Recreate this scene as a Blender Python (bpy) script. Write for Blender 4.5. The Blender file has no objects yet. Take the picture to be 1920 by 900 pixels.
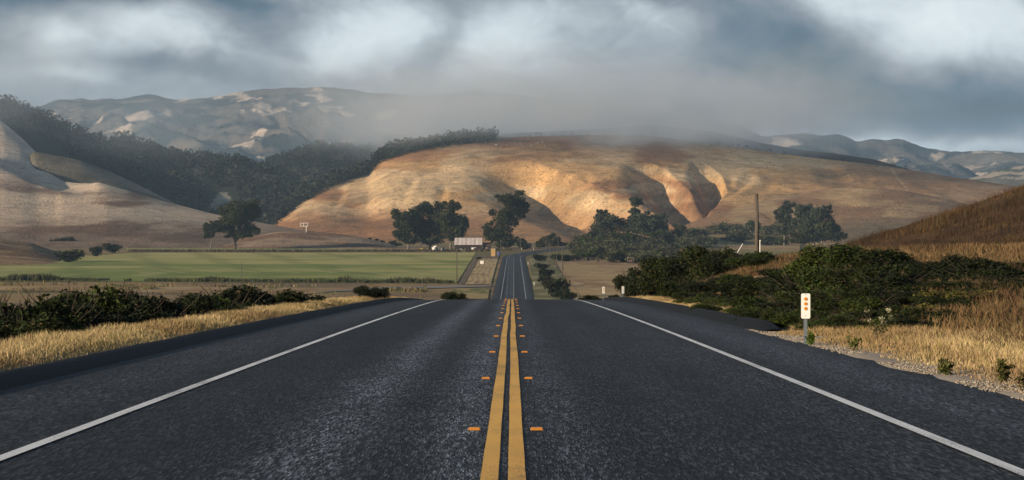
import bpy, bmesh, math, random
import numpy as np
from mathutils import Vector, Matrix

random.seed(7)
rng = np.random.default_rng(7)
S = bpy.context.scene
COL = S.collection

# ------------------------------------------------------------------ camera
F = 3760.0            # focal length in pixels of a 1920 wide frame
HZ = 400.0            # eye-level row
CZ = 23.3             # camera height above the valley floor
cam_d = bpy.data.cameras.new('camera')
cam = bpy.data.objects.new('camera', cam_d); COL.objects.link(cam)
cam_d.sensor_width = 36.0; cam_d.lens = 36.0 * F / 1920.0
cam_d.shift_y = -(450.0 - HZ) / 1920.0
cam_d.clip_start = 0.1; cam_d.clip_end = 40000
cam.location = (0, 0, CZ); cam.rotation_euler = (math.radians(90), 0, 0)
S.camera = cam

# ------------------------------------------------------------------ light
SUN_EL, SUN_AZ = 13.0, -123.0        # azimuth clockwise from +Y
SUN_STRENGTH = 5.0
SKY_STRENGTH = 0.08
el, az = math.radians(SUN_EL), math.radians(SUN_AZ)
to_sun = Vector((math.sin(az) * math.cos(el), math.cos(az) * math.cos(el), math.sin(el)))
sd = bpy.data.lights.new('sun', 'SUN'); sd.energy = SUN_STRENGTH; sd.angle = math.radians(0.6); sd.color = (1.0, 0.80, 0.57)
sun = bpy.data.objects.new('sun', sd); COL.objects.link(sun)
sun.rotation_euler = (-to_sun).to_track_quat('-Z', 'Y').to_euler()
sun.location = (-200, -100, 300)

S.render.engine = 'CYCLES'
S.view_settings.view_transform = 'Standard'; S.view_settings.look = 'None'
S.view_settings.exposure = 0.42; S.view_settings.gamma = 1.0; S.view_settings.use_curve_mapping = False
S.cycles.use_denoising = True
S.cycles.max_bounces = 5; S.cycles.diffuse_bounces = 2; S.cycles.glossy_bounces = 2
S.cycles.transparent_max_bounces = 8; S.cycles.volume_bounces = 2
S.cycles.volume_step_rate = 1.0; S.cycles.volume_max_steps = 96
S.cycles.use_adaptive_sampling = True; S.cycles.adaptive_threshold = 0.02

# ------------------------------------------------------------------ node helpers
class N:
    def __init__(s, tree): s.t = tree; s.n = tree.nodes; s.l = tree.links
    def add(s, kind, **kw):
        n = s.n.new(kind)
        for k, v in kw.items(): setattr(n, k, v)
        return n
    def put(s, sock, v):
        if hasattr(v, 'is_linked'): s.l.new(v, sock)
        else: sock.default_value = v
    def math(s, op, a, b=None, c=None, clamp=False):
        n = s.n.new('ShaderNodeMath'); n.operation = op; n.use_clamp = clamp
        s.put(n.inputs[0], a)
        if b is not None: s.put(n.inputs[1], b)
        if c is not None: s.put(n.inputs[2], c)
        return n.outputs[0]
    def mix(s, f, a, b, blend='MIX'):
        n = s.n.new('ShaderNodeMix'); n.data_type = 'RGBA'; n.blend_type = blend
        s.put(n.inputs[0], f)
        s.put(n.inputs[6], a if hasattr(a, 'is_linked') else (*a, 1) if len(a) == 3 else a)
        s.put(n.inputs[7], b if hasattr(b, 'is_linked') else (*b, 1) if len(b) == 3 else b)
        return n.outputs[2]
    def noise(s, vec, scale, detail=3, rough=0.55, dist=0.0):
        n = s.n.new('ShaderNodeTexNoise'); n.noise_dimensions = '3D'
        if vec is not None: s.l.new(vec, n.inputs['Vector'])
        n.inputs['Scale'].default_value = scale; n.inputs['Detail'].default_value = detail
        n.inputs['Roughness'].default_value = rough; n.inputs['Distortion'].default_value = dist
        return n
    def ramp(s, fac, stops, interp='LINEAR'):
        n = s.n.new('ShaderNodeValToRGB'); s.l.new(fac, n.inputs[0]); r = n.color_ramp; r.interpolation = interp
        while len(r.elements) < len(stops): r.elements.new(0.5)
        for e, (p, c) in zip(r.elements, stops):
            e.position = p; e.color = (c, c, c, 1) if isinstance(c, (int, float)) else (*c, 1)
        return n.outputs[0]
    def smooth(s, v, a, b):
        n = s.n.new('ShaderNodeMapRange'); n.interpolation_type = 'SMOOTHSTEP'
        s.put(n.inputs[0], v); n.inputs[1].default_value = a; n.inputs[2].default_value = b
        n.inputs[3].default_value = 0; n.inputs[4].default_value = 1
        return n.outputs[0]
    def mapping(s, vec, scale=(1, 1, 1), loc=(0, 0, 0)):
        n = s.n.new('ShaderNodeMapping'); s.l.new(vec, n.inputs[0])
        n.inputs['Scale'].default_value = scale; n.inputs['Location'].default_value = loc
        return n.outputs[0]

# ------------------------------------------------------------------ sky
W = bpy.data.worlds.new('World'); S.world = W; W.use_nodes = True
nt = N(W.node_tree); nt.n.clear()
tc = nt.add('ShaderNodeTexCoord'); dirv = tc.outputs['Generated']
sky = nt.add('ShaderNodeTexSky', sky_type='NISHITA'); sky.sun_disc = False
sky.sun_elevation = el; sky.sun_rotation = az % (2 * math.pi); sky.dust_density = 1.5; sky.air_density = 1.2
sep = nt.add('ShaderNodeSeparateXYZ'); nt.l.new(dirv, sep.inputs[0])
# warp the direction a little so that cloud edges are ragged
wn = nt.noise(nt.mapping(dirv, (1, 1, 1.3)), 11.0, 5, 0.55)
wsub = nt.add('ShaderNodeSeparateColor'); nt.l.new(wn.outputs['Color'], wsub.inputs[0])
azm = nt.math('ARCTAN2', sep.outputs[0], sep.outputs[1])
U = nt.math('ADD', azm, nt.math('MULTIPLY', nt.math('SUBTRACT', wsub.outputs[0], 0.5), 0.11))
V = nt.math('ADD', sep.outputs[2], nt.math('MULTIPLY', nt.math('SUBTRACT', wsub.outputs[1], 0.5), 0.045))
def px_u(px): return math.atan((px - 960) / F)
def px_v(py): return (HZ - py) / F
def blob(px, py, sx, sy, amp):
    a = nt.math('DIVIDE', nt.math('SUBTRACT', U, px_u(px)), sx / F)
    b = nt.math('DIVIDE', nt.math('SUBTRACT', V, px_v(py)), sy / F)
    r = nt.math('ADD', nt.math('MULTIPLY', a, a), nt.math('MULTIPLY', b, b))
    return nt.math('MULTIPLY', nt.math('EXPONENT', nt.math('MULTIPLY', r, -1.0)), amp)
def total(items):
    acc = None
    for it in items:
        o = blob(*it); acc = o if acc is None else nt.math('ADD', acc, o)
    return acc
bright = total([(90, 95, 90, 55, .64), (310, 85, 130, 50, .66), (715, 40, 120, 60, .70), (630, 110, 80, 50, .45),
                (930, 85, 110, 80, .55), (1200, 40, 90, 40, .35), (1815, 25, 190, 75, .90), (1600, -20, 120, 50, .45),
                (1300, 60, 120, 60, .25), (1700, 262, 330, 22, .55), (140, 175, 140, 22, .45), (1000, 150, 200, 60, .12)])
dark = total([(250, 5, 260, 26, .75), (0, 20, 120, 40, .4), (830, 60, 45, 60, .25), (1100, 5, 170, 22, .55), (1450, 70, 150, 75, .62),
              (1600, 170, 300, 60, .85), (1880, 195, 170, 55, .6), (480, 40, 70, 60, .3), (330, 150, 90, 25, .3), (1250, 210, 180, 30, .25),
              (560, 150, 160, 25, .2)])
gen = nt.noise(nt.mapping(dirv, (1, 1, 2.2)), 5.0, 6, 0.55).outputs[0]
fine = nt.noise(nt.mapping(dirv, (1, 1, 1.7)), 26.0, 7, 0.62, 0.6).outputs[0]
lum = nt.math('ADD', nt.math('SUBTRACT', bright, dark), nt.math('ADD', nt.math('MULTIPLY', nt.math('SUBTRACT', gen, 0.5), 0.9),
              nt.math('MULTIPLY', nt.math('SUBTRACT', fine, 0.5), 1.0)))
vv = nt.math('DIVIDE', sep.outputs[2], 0.13)
hzn = nt.math('MULTIPLY', nt.math('EXPONENT', nt.math('MULTIPLY', nt.math('MULTIPLY', vv, vv), -1.0)), 0.325)
lum = nt.math('ADD', nt.math('MULTIPLY_ADD', lum, 0.52, 0.26), hzn, clamp=True)
cr = nt.add('ShaderNodeValToRGB'); nt.l.new(lum, cr.inputs[0])
els = cr.color_ramp.elements
stops = [(0.0, (.010, .055, .100)), (0.2, (.060, .118, .185)), (0.42, (.225, .262, .315)), (0.60, (.430, .480, .525)), (0.78, (.70, .78, .82)), (1.0, (.90, .985, 1.0))]
while len(els) < len(stops): els.new(0.5)
for e, (p, c) in zip(els, stops): e.position = p; e.color = (*c, 1)
cl = nt.mix(1.0, cr.outputs[0], (10, 10, 10), 'MULTIPLY')
veil = nt.math('MULTIPLY_ADD', lum, 0.1, 0.90, clamp=True)
full = nt.mix(veil, sky.outputs[0], cl)
bg = nt.add('ShaderNodeBackground'); bg.inputs[1].default_value = SKY_STRENGTH; nt.l.new(full, bg.inputs[0])
wo = nt.add('ShaderNodeOutputWorld'); nt.l.new(bg.outputs[0], wo.inputs[0])

# ------------------------------------------------------------------ generic helpers
def at(px, py, Y): return np.array([(px - 960) / F * Y, Y, CZ + (HZ - py) / F * Y])
def flat(px, py, z=0.0):
    Y = (CZ - z) * F / (py - HZ); return np.array([(px - 960) / F * Y, Y, z])
def sstep(x, a, b):
    t = np.clip((np.asarray(x, float) - a) / (b - a), 0, 1); return t * t * (3 - 2 * t)
def _h(ix, iy, seed):
    n = (ix.astype(np.int64) * 374761393 + iy.astype(np.int64) * 668265263 + seed * 1442695041) & 0xFFFFFFFF
    n = ((n ^ (n >> 13)) * 1274126177) & 0xFFFFFFFF
    return ((n ^ (n >> 16)) & 0xFFFF) / 65535.0
def vnoise(x, y, seed=0):
    x = np.asarray(x, float); y = np.asarray(y, float)
    xi = np.floor(x); yi = np.floor(y); fx = x - xi; fy = y - yi
    fx = fx * fx * fx * (fx * (fx * 6 - 15) + 10); fy = fy * fy * fy * (fy * (fy * 6 - 15) + 10)
    a = _h(xi, yi, seed); b = _h(xi + 1, yi, seed); c = _h(xi, yi + 1, seed); d = _h(xi + 1, yi + 1, seed)
    return (a + (b - a) * fx) * (1 - fy) + (c + (d - c) * fx) * fy
def fbm(x, y, seed=0, oct=4, gain=0.5):
    v = 0; a = 1; s = 0
    for o in range(oct):
        v = v + a * vnoise(x * 2**o + 17.3 * o, y * 2**o - 9.1 * o, seed + o); s += a; a *= gain
    return v / s
def ridged(x, y, seed=0, oct=4):
    v = 0; a = 1; s = 0
    for o in range(oct):
        v = v + a * (1 - np.abs(2 * vnoise(x * 2**o + 5.7 * o, y * 2**o + 3.3 * o, seed + o) - 1)); s += a; a *= 0.5
    return v / s

def tag(o, label=None, cat=None, group=None, kind=None):
    if label: o['label'] = label
    if cat: o['category'] = cat
    if group: o['group'] = group
    if kind: o['kind'] = kind
    return o
def link(name, me, mat=None, parent=None, loc=None):
    o = bpy.data.objects.new(name, me); COL.objects.link(o)
    if mat is not None and me is not None and not me.materials: me.materials.append(mat)
    if parent is not None: o.parent = parent
    if loc is not None: o.location = loc
    return o
def empty(name, loc=(0, 0, 0), rz=0):
    o = bpy.data.objects.new(name, None); COL.objects.link(o); o.location = loc; o.rotation_euler = (0, 0, rz)
    o.empty_display_size = 0.3
    return o
def mesh_np(name, V, Fc, tint=None, smooth=False, ftint=None):
    """V (n,3); Fc (m,k); tint (n,3) per vertex, ftint (m,3) per face"""
    V = np.asarray(V, np.float32); Fc = np.asarray(Fc, np.int32); k = Fc.shape[1]
    me = bpy.data.meshes.new(name)
    me.vertices.add(len(V)); me.vertices.foreach_set('co', V.ravel())
    me.loops.add(Fc.size); me.loops.foreach_set('vertex_index', Fc.ravel())
    me.polygons.add(len(Fc)); me.polygons.foreach_set('loop_start', np.arange(0, Fc.size, k, dtype=np.int32))
    try: me.polygons.foreach_set('loop_total', np.full(len(Fc), k, np.int32))
    except Exception: pass
    if smooth: me.polygons.foreach_set('use_smooth', np.ones(len(Fc), bool))
    me.update(calc_edges=True)
    if ftint is not None:
        tint = np.zeros((len(V), 3), np.float32); tint[Fc.ravel()] = np.repeat(ftint, k, axis=0)
    if tint is not None:
        at_ = me.color_attributes.new('tint', 'FLOAT_COLOR', 'POINT')
        c = np.ones((len(V), 4), np.float32); c[:, :3] = tint
        at_.data.foreach_set('color', c.ravel())
    return me
def grid_faces(nr, nc):
    i = np.arange(nr - 1)[:, None] * nc + np.arange(nc - 1)[None, :]
    return np.stack([i, i + 1, i + nc + 1, i + nc], -1).reshape(-1, 4)
class MB:
    """collects boxes and tubes for one mesh"""
    def __init__(s): s.v = []; s.f = []
    def raw(s, v, f):
        b = len(s.v); s.v += [tuple(p) for p in v]; s.f += [tuple(b + i for i in q) for q in f]; return s
    def box(s, lo, hi):
        (a, b, c), (d, e, f) = lo, hi
        return s.raw([(a, b, c), (d, b, c), (d, e, c), (a, e, c), (a, b, f), (d, b, f), (d, e, f), (a, e, f)],
                     [(0, 3, 2, 1), (4, 5, 6, 7), (0, 1, 5, 4), (1, 2, 6, 5), (2, 3, 7, 6), (3, 0, 4, 7)])
    def tube(s, pts, rad, n=8, cap=True):
        pts = [Vector(p) for p in pts]; rings = []
        rad = [rad] * len(pts) if isinstance(rad, (int, float)) else rad
        b = len(s.v)
        for i, p in enumerate(pts):
            t = (pts[min(i + 1, len(pts) - 1)] - pts[max(i - 1, 0)]).normalized()
            u = t.cross(Vector((0.13, 1, 0.07)) if abs(t.y) < 0.9 else Vector((1, 0.1, 0))).normalized(); w = t.cross(u)
            for k in range(n):
                a = 2 * math.pi * k / n
                s.v.append(tuple(p + (u * math.cos(a) + w * math.sin(a)) * rad[i]))
        for i in range(len(pts) - 1):
            for k in range(n):
                k2 = (k + 1) % n
                s.f.append((b + i * n + k, b + i * n + k2, b + (i + 1) * n + k2, b + (i + 1) * n + k))
        if cap:
            s.f.append(tuple(b + k for k in reversed(range(n)))); s.f.append(tuple(b + (len(pts) - 1) * n + k for k in range(n)))
        return s
    def mesh(s, name, smooth=False):
        me = bpy.data.meshes.new(name); me.from_pydata(s.v, [], s.f); me.update()
        bm = bmesh.new(); bm.from_mesh(me); bmesh.ops.recalc_face_normals(bm, faces=bm.faces); bm.to_mesh(me); bm.free()
        if smooth:
            for p in me.polygons: p.use_smooth = True
        return me
    def build(s, name, mat, parent=None, loc=None, smooth=False): return link(name, s.mesh(name, smooth), mat, parent, loc)

def copy_tree(o, parent=None):
    c = o.copy(); COL.objects.link(c); c.parent = parent
    for ch in list(o.children): copy_tree(ch, c)
    return c

# ------------------------------------------------------------------ materials
def base_mat(name):
    m = bpy.data.materials.new(name); m.use_nodes = True
    n = N(m.node_tree); b = n.n.get('Principled BSDF')
    return m, n, b
def simple(name, color, rough=0.7, metal=0.0, var=0.15, scale=8.0, bump=0.0):
    m, n, b = base_mat(name)
    t = n.add('ShaderNodeTexCoord')
    no = n.noise(t.outputs['Object'], scale, 4, 0.6)
    f = n.math('MULTIPLY_ADD', n.math('SUBTRACT', no.outputs[0], 0.5), var * 4, 1.0)
    comb = n.add('ShaderNodeVectorMath', operation='SCALE'); comb.inputs[0].default_value = color; n.l.new(f, comb.inputs['Scale'])
    n.l.new(comb.outputs[0], b.inputs['Base Color'])
    b.inputs['Roughness'].default_value = rough; b.inputs['Metallic'].default_value = metal
    if bump:
        bp = n.add('ShaderNodeBump'); bp.inputs['Strength'].default_value = bump; bp.inputs['Distance'].default_value = 0.02
        n.l.new(no.outputs[0], bp.inputs['Height']); n.l.new(bp.outputs[0], b.inputs['Normal'])
    return m
def tinted(name, rough=0.9, scales=((0.05, .35), (0.6, .3)), bump=0.0, bdist=1.0, spec=0.15, stretch=(1, 1, 1), spots=None):
    """base colour from the mesh's own colour attribute, broken up by procedural noise"""
    m, n, b = base_mat(name)
    a = n.add('ShaderNodeAttribute', attribute_name='tint')
    g = n.add('ShaderNodeNewGeometry'); pos = n.mapping(g.outputs['Position'], stretch)
    f = None; last = None
    for sc, amp in scales:
        no = n.noise(pos, sc, 5, 0.6); last = no.outputs[0]
        k = n.math('MULTIPLY_ADD', n.math('SUBTRACT', last, 0.5), amp * 3.0, 1.0)
        f = k if f is None else n.math('MULTIPLY', f, k)
    if spots:      # dark tussocks and broken ground
        sp = n.noise(n.mapping(g.outputs['Position'], (1, 1, 2.5)), spots, 3, 0.7).outputs[0]
        f = n.math('MULTIPLY', f, n.math('MULTIPLY_ADD', n.smooth(sp, .56, .66), -.5, 1.0))
    f = n.math('MAXIMUM', f, 0.15)
    sc_ = n.add('ShaderNodeVectorMath', operation='SCALE'); n.l.new(a.outputs['Color'], sc_.inputs[0]); n.l.new(f, sc_.inputs['Scale'])
    n.l.new(sc_.outputs[0], b.inputs['Base Color'])
    b.inputs['Roughness'].default_value = rough; b.inputs['Specular IOR Level'].default_value = spec
    if bump:
        bp = n.add('ShaderNodeBump'); bp.inputs['Strength'].default_value = bump; bp.inputs['Distance'].default_value = bdist
        n.l.new(last, bp.inputs['Height']); n.l.new(bp.outputs[0], b.inputs['Normal'])
    return m
M = {}
M['ground'] = tinted('ground', 0.95, ((0.03, .3), (0.5, .3), (6.0, .25)), 0.5, 0.05)
M['hill'] = tinted('hill_grass', 0.95, ((0.012, .28), (0.06, .38), (0.45, .50)), 0.9, 1.6, spots=.16)
M['far'] = tinted('far_scrub', 0.95, ((0.004, .3), (0.02, .4), (0.09, .40)), 0.9, 8.0)
M['leaf'] = tinted('leaves', 0.7, ((0.5, .3), (1.3, .25)), spec=0.08)
M['canopy'] = tinted('wood_canopy', 0.8, ((0.05, .25),), spec=0.2)
M['blade'] = tinted('grass_blades', 0.8, ((1.2, .2), (0.15, .2)), spec=0.2)
M['field'] = tinted('crop', 0.95, ((0.02, .12), (0.12, .18), (0.7, .18)), 0.4, 0.1, stretch=(0.35, 1.6, 1))
M['bark'] = simple('bark', (.16, .135, .11), 0.9, var=.3, scale=1.5, bump=0.4)
M['stem'] = simple('stem_wood', (.06, .045, .03), 0.9, var=.3, scale=6)
M['pole'] = simple('weathered_pole', (.085, .07, .055), 0.85, var=.35, scale=5, bump=0.3)
M['white'] = simple('white_paint', (.80, .80, .76), 0.5, var=.06, scale=9)
M['plate'] = simple('reflective_plate', (.82, .83, .80), 0.35, var=.05, scale=12)
M['steel'] = simple('galvanised_post', (.20, .24, .27), 0.45, metal=0.5, var=.15, scale=14)
M['amber'] = simple('amber_reflector', (.62, .24, .03), 0.25, var=.05, scale=30)
M['marker'] = simple('amber_marker', (.42, .21, .06), 0.35, var=.2, scale=40)
M['wire'] = simple('wire_steel', (.08, .08, .08), 0.6)
M['barn_wall'] = simple('dark_barn_boards', (.030, .018, .020), 0.9, var=.3, scale=0.7)
M['barn_roof'] = simple('pale_metal_roof', (.66, .60, .58), 0.55, var=.2, scale=0.4)
M['rust_roof'] = simple('rusty_roof', (.16, .09, .075), 0.8, var=.3, scale=0.6)
M['glass'] = simple('dark_glass', (.02, .025, .03), 0.15)
M['straw'] = simple('straw', (.46, .30, .13), 0.95, var=.25, scale=2.5)
M['blue'] = simple('blue_tarp', (.05, .08, .30), 0.6)
M['yellow_iron'] = simple('yellow_machine', (.40, .28, .05), 0.5, var=.25)
M['tyre'] = simple('tyre', (.02, .02, .02), 0.85)
M['cow'] = simple('dark_hide', (.022, .016, .014), 0.8, var=.3, scale=2)
M['bird'] = simple('black_feathers', (.015, .015, .017), 0.7)
M['stone'] = tinted('stone', 0.9, ((0.8, .3),), 0.3, 0.1)
M['crate'] = simple('weathered_boards', (.16, .13, .11), 0.9, var=.3)

def asphalt(name, base, grain_amt, wheel=True):
    m, n, b = base_mat(name)
    g = n.add('ShaderNodeNewGeometry'); pos = g.outputs['Position']
    vo = n.add('ShaderNodeTexVoronoi', feature='F1'); vo.inputs['Scale'].default_value = 70.0; n.l.new(n.mapping(pos, (1, .10, 1)), vo.inputs['Vector'])
    csep = n.add('ShaderNodeSeparateColor'); n.l.new(vo.outputs['Color'], csep.inputs[0])
    no = n.noise(n.mapping(pos, (1, .11, 1)), 42.0, 3, 0.75).outputs[0]
    mid = n.noise(n.mapping(pos, (1, .25, 1)), 2.2, 4, 0.6).outputs[0]
    big = n.noise(n.mapping(pos, (1, .12, 1)), 0.45, 4, 0.6).outputs[0]
    st = n.math('POWER', csep.outputs[0], 2.5)
    grain = n.math('MULTIPLY_ADD', st, grain_amt, 0.30)
    grain = n.math('MULTIPLY', grain, n.math('MULTIPLY_ADD', n.math('SUBTRACT', no, 0.5), 4.2, 1.0))
    f = n.math('MULTIPLY', grain, n.math('MULTIPLY_ADD', n.math('SUBTRACT', mid, 0.5), 1.0, 1.0))
    f = n.math('MULTIPLY', f, n.math('MULTIPLY_ADD', n.math('SUBTRACT', big, 0.5), 1.3, 1.0))
    if wheel:   # binder is worn to pale stone beside the wheel tracks, along the whole lane
        s = n.add('ShaderNodeSeparateXYZ'); n.l.new(pos, s.inputs[0])
        wx = n.math('ADD', s.outputs[0], n.math('MULTIPLY', n.math('SUBTRACT', big, 0.5), 0.5))
        def band(c, w, amp):
            d = n.math('DIVIDE', n.math('SUBTRACT', wx, c), w)
            return n.math('MULTIPLY', n.math('EXPONENT', n.math('MULTIPLY', n.math('MULTIPLY', d, d), -1.0)), amp)
        add = band(-1.5, .34, 2.0)
        for c, w, a in ((-.38, .26, 1.6), (.42, .26, .8), (1.5, .4, .2), (2.75, .5, .55), (-4.6, .7, .6), (4.4, .7, 1.0)): add = n.math('ADD', add, band(c, w, a))
        f = n.math('MULTIPLY', f, n.math('ADD', add, 0.62))
    cv = n.add('ShaderNodeTexVoronoi', feature='DISTANCE_TO_EDGE'); cv.inputs['Scale'].default_value = .42
    wv = n.add('ShaderNodeVectorMath', operation='ADD'); n.l.new(n.mapping(pos, (1, .16, 1)), wv.inputs[0])
    wq = n.noise(pos, 1.3, 4, .6); wm = n.add('ShaderNodeVectorMath', operation='SCALE'); n.l.new(wq.outputs['Color'], wm.inputs[0]); wm.inputs['Scale'].default_value = .9
    n.l.new(wm.outputs[0], wv.inputs[1]); n.l.new(wv.outputs[0], cv.inputs['Vector'])
    crack = n.math('MULTIPLY', n.math('SUBTRACT', 1.0, n.smooth(cv.outputs['Distance'], .0, .012)), n.smooth(n.noise(pos, .23, 2).outputs[0], .46, .58))
    f = n.math('MULTIPLY', f, n.math('MULTIPLY_ADD', crack, -.6, 1.0))
    f = n.math('MAXIMUM', f, 0.12)
    sc_ = n.add('ShaderNodeVectorMath', operation='SCALE'); sc_.inputs[0].default_value = base; n.l.new(f, sc_.inputs['Scale'])
    n.l.new(sc_.outputs[0], b.inputs['Base Color'])
    b.inputs['Roughness'].default_value = 0.7; b.inputs['Specular IOR Level'].default_value = 0.25
    bp = n.add('ShaderNodeBump'); bp.inputs['Strength'].default_value = 0.7; bp.inputs['Distance'].default_value = 0.008
    n.l.new(n.math('ADD', vo.outputs['Distance'], no), bp.inputs['Height']); n.l.new(bp.outputs[0], b.inputs['Normal'])
    return m
M['asphalt'] = asphalt('asphalt', (.0215, .0238, .0290), 4.2)
M['dike'] = asphalt('dike_asphalt', (.0042, .0046, .0056), 0.9, False)
def paint(name, col, wear):
    m, n, b = base_mat(name)
    g = n.add('ShaderNodeNewGeometry'); pos = g.outputs['Position']
    a = n.noise(pos, 55.0, 3, 0.7).outputs[0]; c = n.noise(n.mapping(pos, (1, .2, 1)), 3.0, 4, 0.6).outputs[0]
    k = n.smooth(n.math('ADD', n.math('MULTIPLY', a, 0.6), n.math('MULTIPLY', c, 0.4)), wear - .07, wear + .10)
    dirt = n.smooth(n.noise(n.mapping(pos, (1, .35, 1)), 1.1, 5, .65).outputs[0], .40, .72)
    pc = n.mix(n.math('MULTIPLY', dirt, .38), col, tuple(x * .45 for x in col))
    n.l.new(n.mix(k, (.045, .043, .04), pc), b.inputs['Base Color'])
    b.inputs['Roughness'].default_value = 0.6
    bp = n.add('ShaderNodeBump'); bp.inputs['Strength'].default_value = 0.4; bp.inputs['Distance'].default_value = 0.004
    n.l.new(a, bp.inputs['Height']); n.l.new(bp.outputs[0], b.inputs['Normal'])
    return m
M['yellow'] = paint('yellow_road_paint', (.92, .50, .085), .40)
M['white_line'] = paint('white_road_paint', (.82, .84, .86), .40)
M['pale_line'] = paint('worn_road_paint', (.42, .42, .40), .42)

# ------------------------------------------------------------------ road alignment
sy = np.array([0, 40, 88, 104, 112, 150, 250, 380, 470, 540, 4000.])
ss = np.array([.026, .0288, .0325, .0395, .0455, .056, .0600, .0500, .020, .0, .0])
yy = np.arange(0, 1301, 1.0)
slope = np.interp(yy, sy, ss)
zz = CZ - 1.36 - np.concatenate([[0], np.cumsum((slope[1:] + slope[:-1]) / 2)])
zend = zz[600]; k = (zz[110] - 0.12) / (zz[110] - zend)
zz = np.where(yy > 110, zz[110] - (zz[110] - zz) * k, zz)
def road_z(y): return np.interp(y, yy, zz)
def road_x(y): return np.interp(y, [0, 120, 550, 1060], [-.055, -.055, .45, .95])
pts = [(float(road_x(y)), float(y), float(road_z(y))) for y in list(np.arange(3, 200, 1.0)) + list(np.arange(200, 1055, 6.0))]
ctrl = np.array([(1.0, 1060, .12), (3.5, 1105, .25), (14, 1165, .9), (40, 1250, 2.3), (80, 1370, 4.3), (132, 1490, 6.9), (213, 1600, 9.3), (330, 1690, 12), (520, 1770, 16)])
def catmull(c, n=14):
    out = []
    for i in range(len(c) - 1):
        p0 = c[max(i - 1, 0)]; p1 = c[i]; p2 = c[i + 1]; p3 = c[min(i + 2, len(c) - 1)]
        for t in np.linspace(0, 1, n, endpoint=False):
            out.append(0.5 * ((2 * p1) + (-p0 + p2) * t + (2 * p0 - 5 * p1 + 4 * p2 - p3) * t**2 + (-p0 + 3 * p1 - 3 * p2 + p3) * t**3))
    out.append(c[-1]); return np.array(out)
path = np.vstack([np.array(pts), catmull(ctrl)])
tang = np.gradient(path[:, :2], axis=0); tang /= np.linalg.norm(tang, axis=1)[:, None]
nrm = np.stack([tang[:, 1], -tang[:, 0]], 1)           # to the right of travel
def strip(offs, zo, sel=slice(None), jit=None):
    """sheet along the road: offs list of lateral offsets (scalars or arrays), zo height offsets"""
    P = path[sel]; Nn = nrm[sel]; rows = []
    for o, z in zip(offs, zo):
        o = np.broadcast_to(np.asarray(o, float), (len(P),)); z = np.broadcast_to(np.asarray(z, float), (len(P),))
        rows.append(np.stack([P[:, 0] + Nn[:, 0] * o, P[:, 1] + Nn[:, 1] * o, P[:, 2] + z], 1))
    V = np.stack(rows, 1); nr, nc = V.shape[:2]
    return V.reshape(-1, 3), grid_faces(nr, nc)

# ------------------------------------------------------------------ ground
def dist_path(X, Y):
    P = path[len(pts) - 4:]
    best = np.full(X.shape, 1e9); zb = np.zeros(X.shape)
    for i in range(len(P) - 1):
        a = P[i, :2]; d = P[i + 1, :2] - a; L2 = (d**2).sum()
        t = np.clip(((X - a[0]) * d[0] + (Y - a[1]) * d[1]) / L2, 0, 1)
        dd = np.hypot(X - a[0] - t * d[0], Y - a[1] - t * d[1]); z = P[i, 2] + t * (P[i + 1, 2] - P[i, 2])
        m = dd < best; best = np.where(m, dd, best); zb = np.where(m, z, zb)
    return best, zb
def ground_z(x, y):
    x = np.asarray(x, float); y = np.asarray(y, float)
    rz = np.where(y < 1060, road_z(y), 0.1); c = x - road_x(y)
    near = 1 - sstep(y, 380, 560)
    # left side: verge, then falls away
    dl = -c - 6.0
    rl = 0.05 + 0.07 * sstep(dl, 0, 1) - 0.36 * np.maximum(dl - 1.7, 0) * (1 - 0.3 * sstep(y, 120, 300))
    rl = rl + 0.25 * (fbm(x * .25, y * .25, 3) - .5) * sstep(dl, 1, 4)
    # right side: gravel edge, bank
    dr = c - 5.6
    g = np.interp(y, [0, 32, 60, 85, 120, 150, 210], [0, .02, .36, 1, .95, .55, 0])
    rr = -0.03 + 2.1 * sstep(dr, .6, 9) * g + 0.035 * np.maximum(dr - 7, 0) * g
    rr = rr - 0.30 * np.maximum(dr - np.interp(y, [0, 100, 150, 220], [60, 40, 16, 6]), 0)
    rr = rr + 0.30 * (fbm(x * .22, y * .22, 8) - .5) * sstep(dr, 1, 4)
    lowv = np.where(c < 0, rl, rr)
    z = rz + np.where(np.abs(c) < 5.35, -0.14, np.where(c < 0, np.where(c > -6.0, -0.10, lowv), lowv))
    und = 0.35 * (fbm(x * .012, y * .012, 5) - .5) * sstep(np.abs(c), 12, 60)
    valley = und - .05
    z = np.maximum(z, valley) * near + (1 - near) * np.where(np.abs(c) < 8, np.where(y < 1060, -0.05, valley), valley)
    # roadside strip in the valley and the climbing bend
    far = y > 1040
    if np.any(far):
        d, zb = dist_path(x, y)
        w = 1 - sstep(d, 7, 60)
        z = np.where(far, np.where(d < 7, zb - .15, z * (1 - w) + (zb - .15) * w), z)
    return z
def ax(parts):
    out = []
    for a, b, st in parts: out.append(np.arange(a, b, st))
    return np.concatenate(out)
gx_r = ax([(0, 5, 1.0), (5, 16, .35), (16, 45, 1.2), (45, 120, 5), (120, 420, 10), (420, 1500, 60), (1500, 9001, 500)])
gx = np.concatenate([-gx_r[::-1][:-1], gx_r])
gy = ax([(-40, 8, 4), (8, 150, .8), (150, 300, 5), (300, 560, 10), (560, 1300, 9), (1300, 1800, 16), (1800, 3500, 80), (3500, 20001, 600)])
GX, GY = np.meshgrid(gx, gy)
GZ = ground_z(GX, GY)
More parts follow.
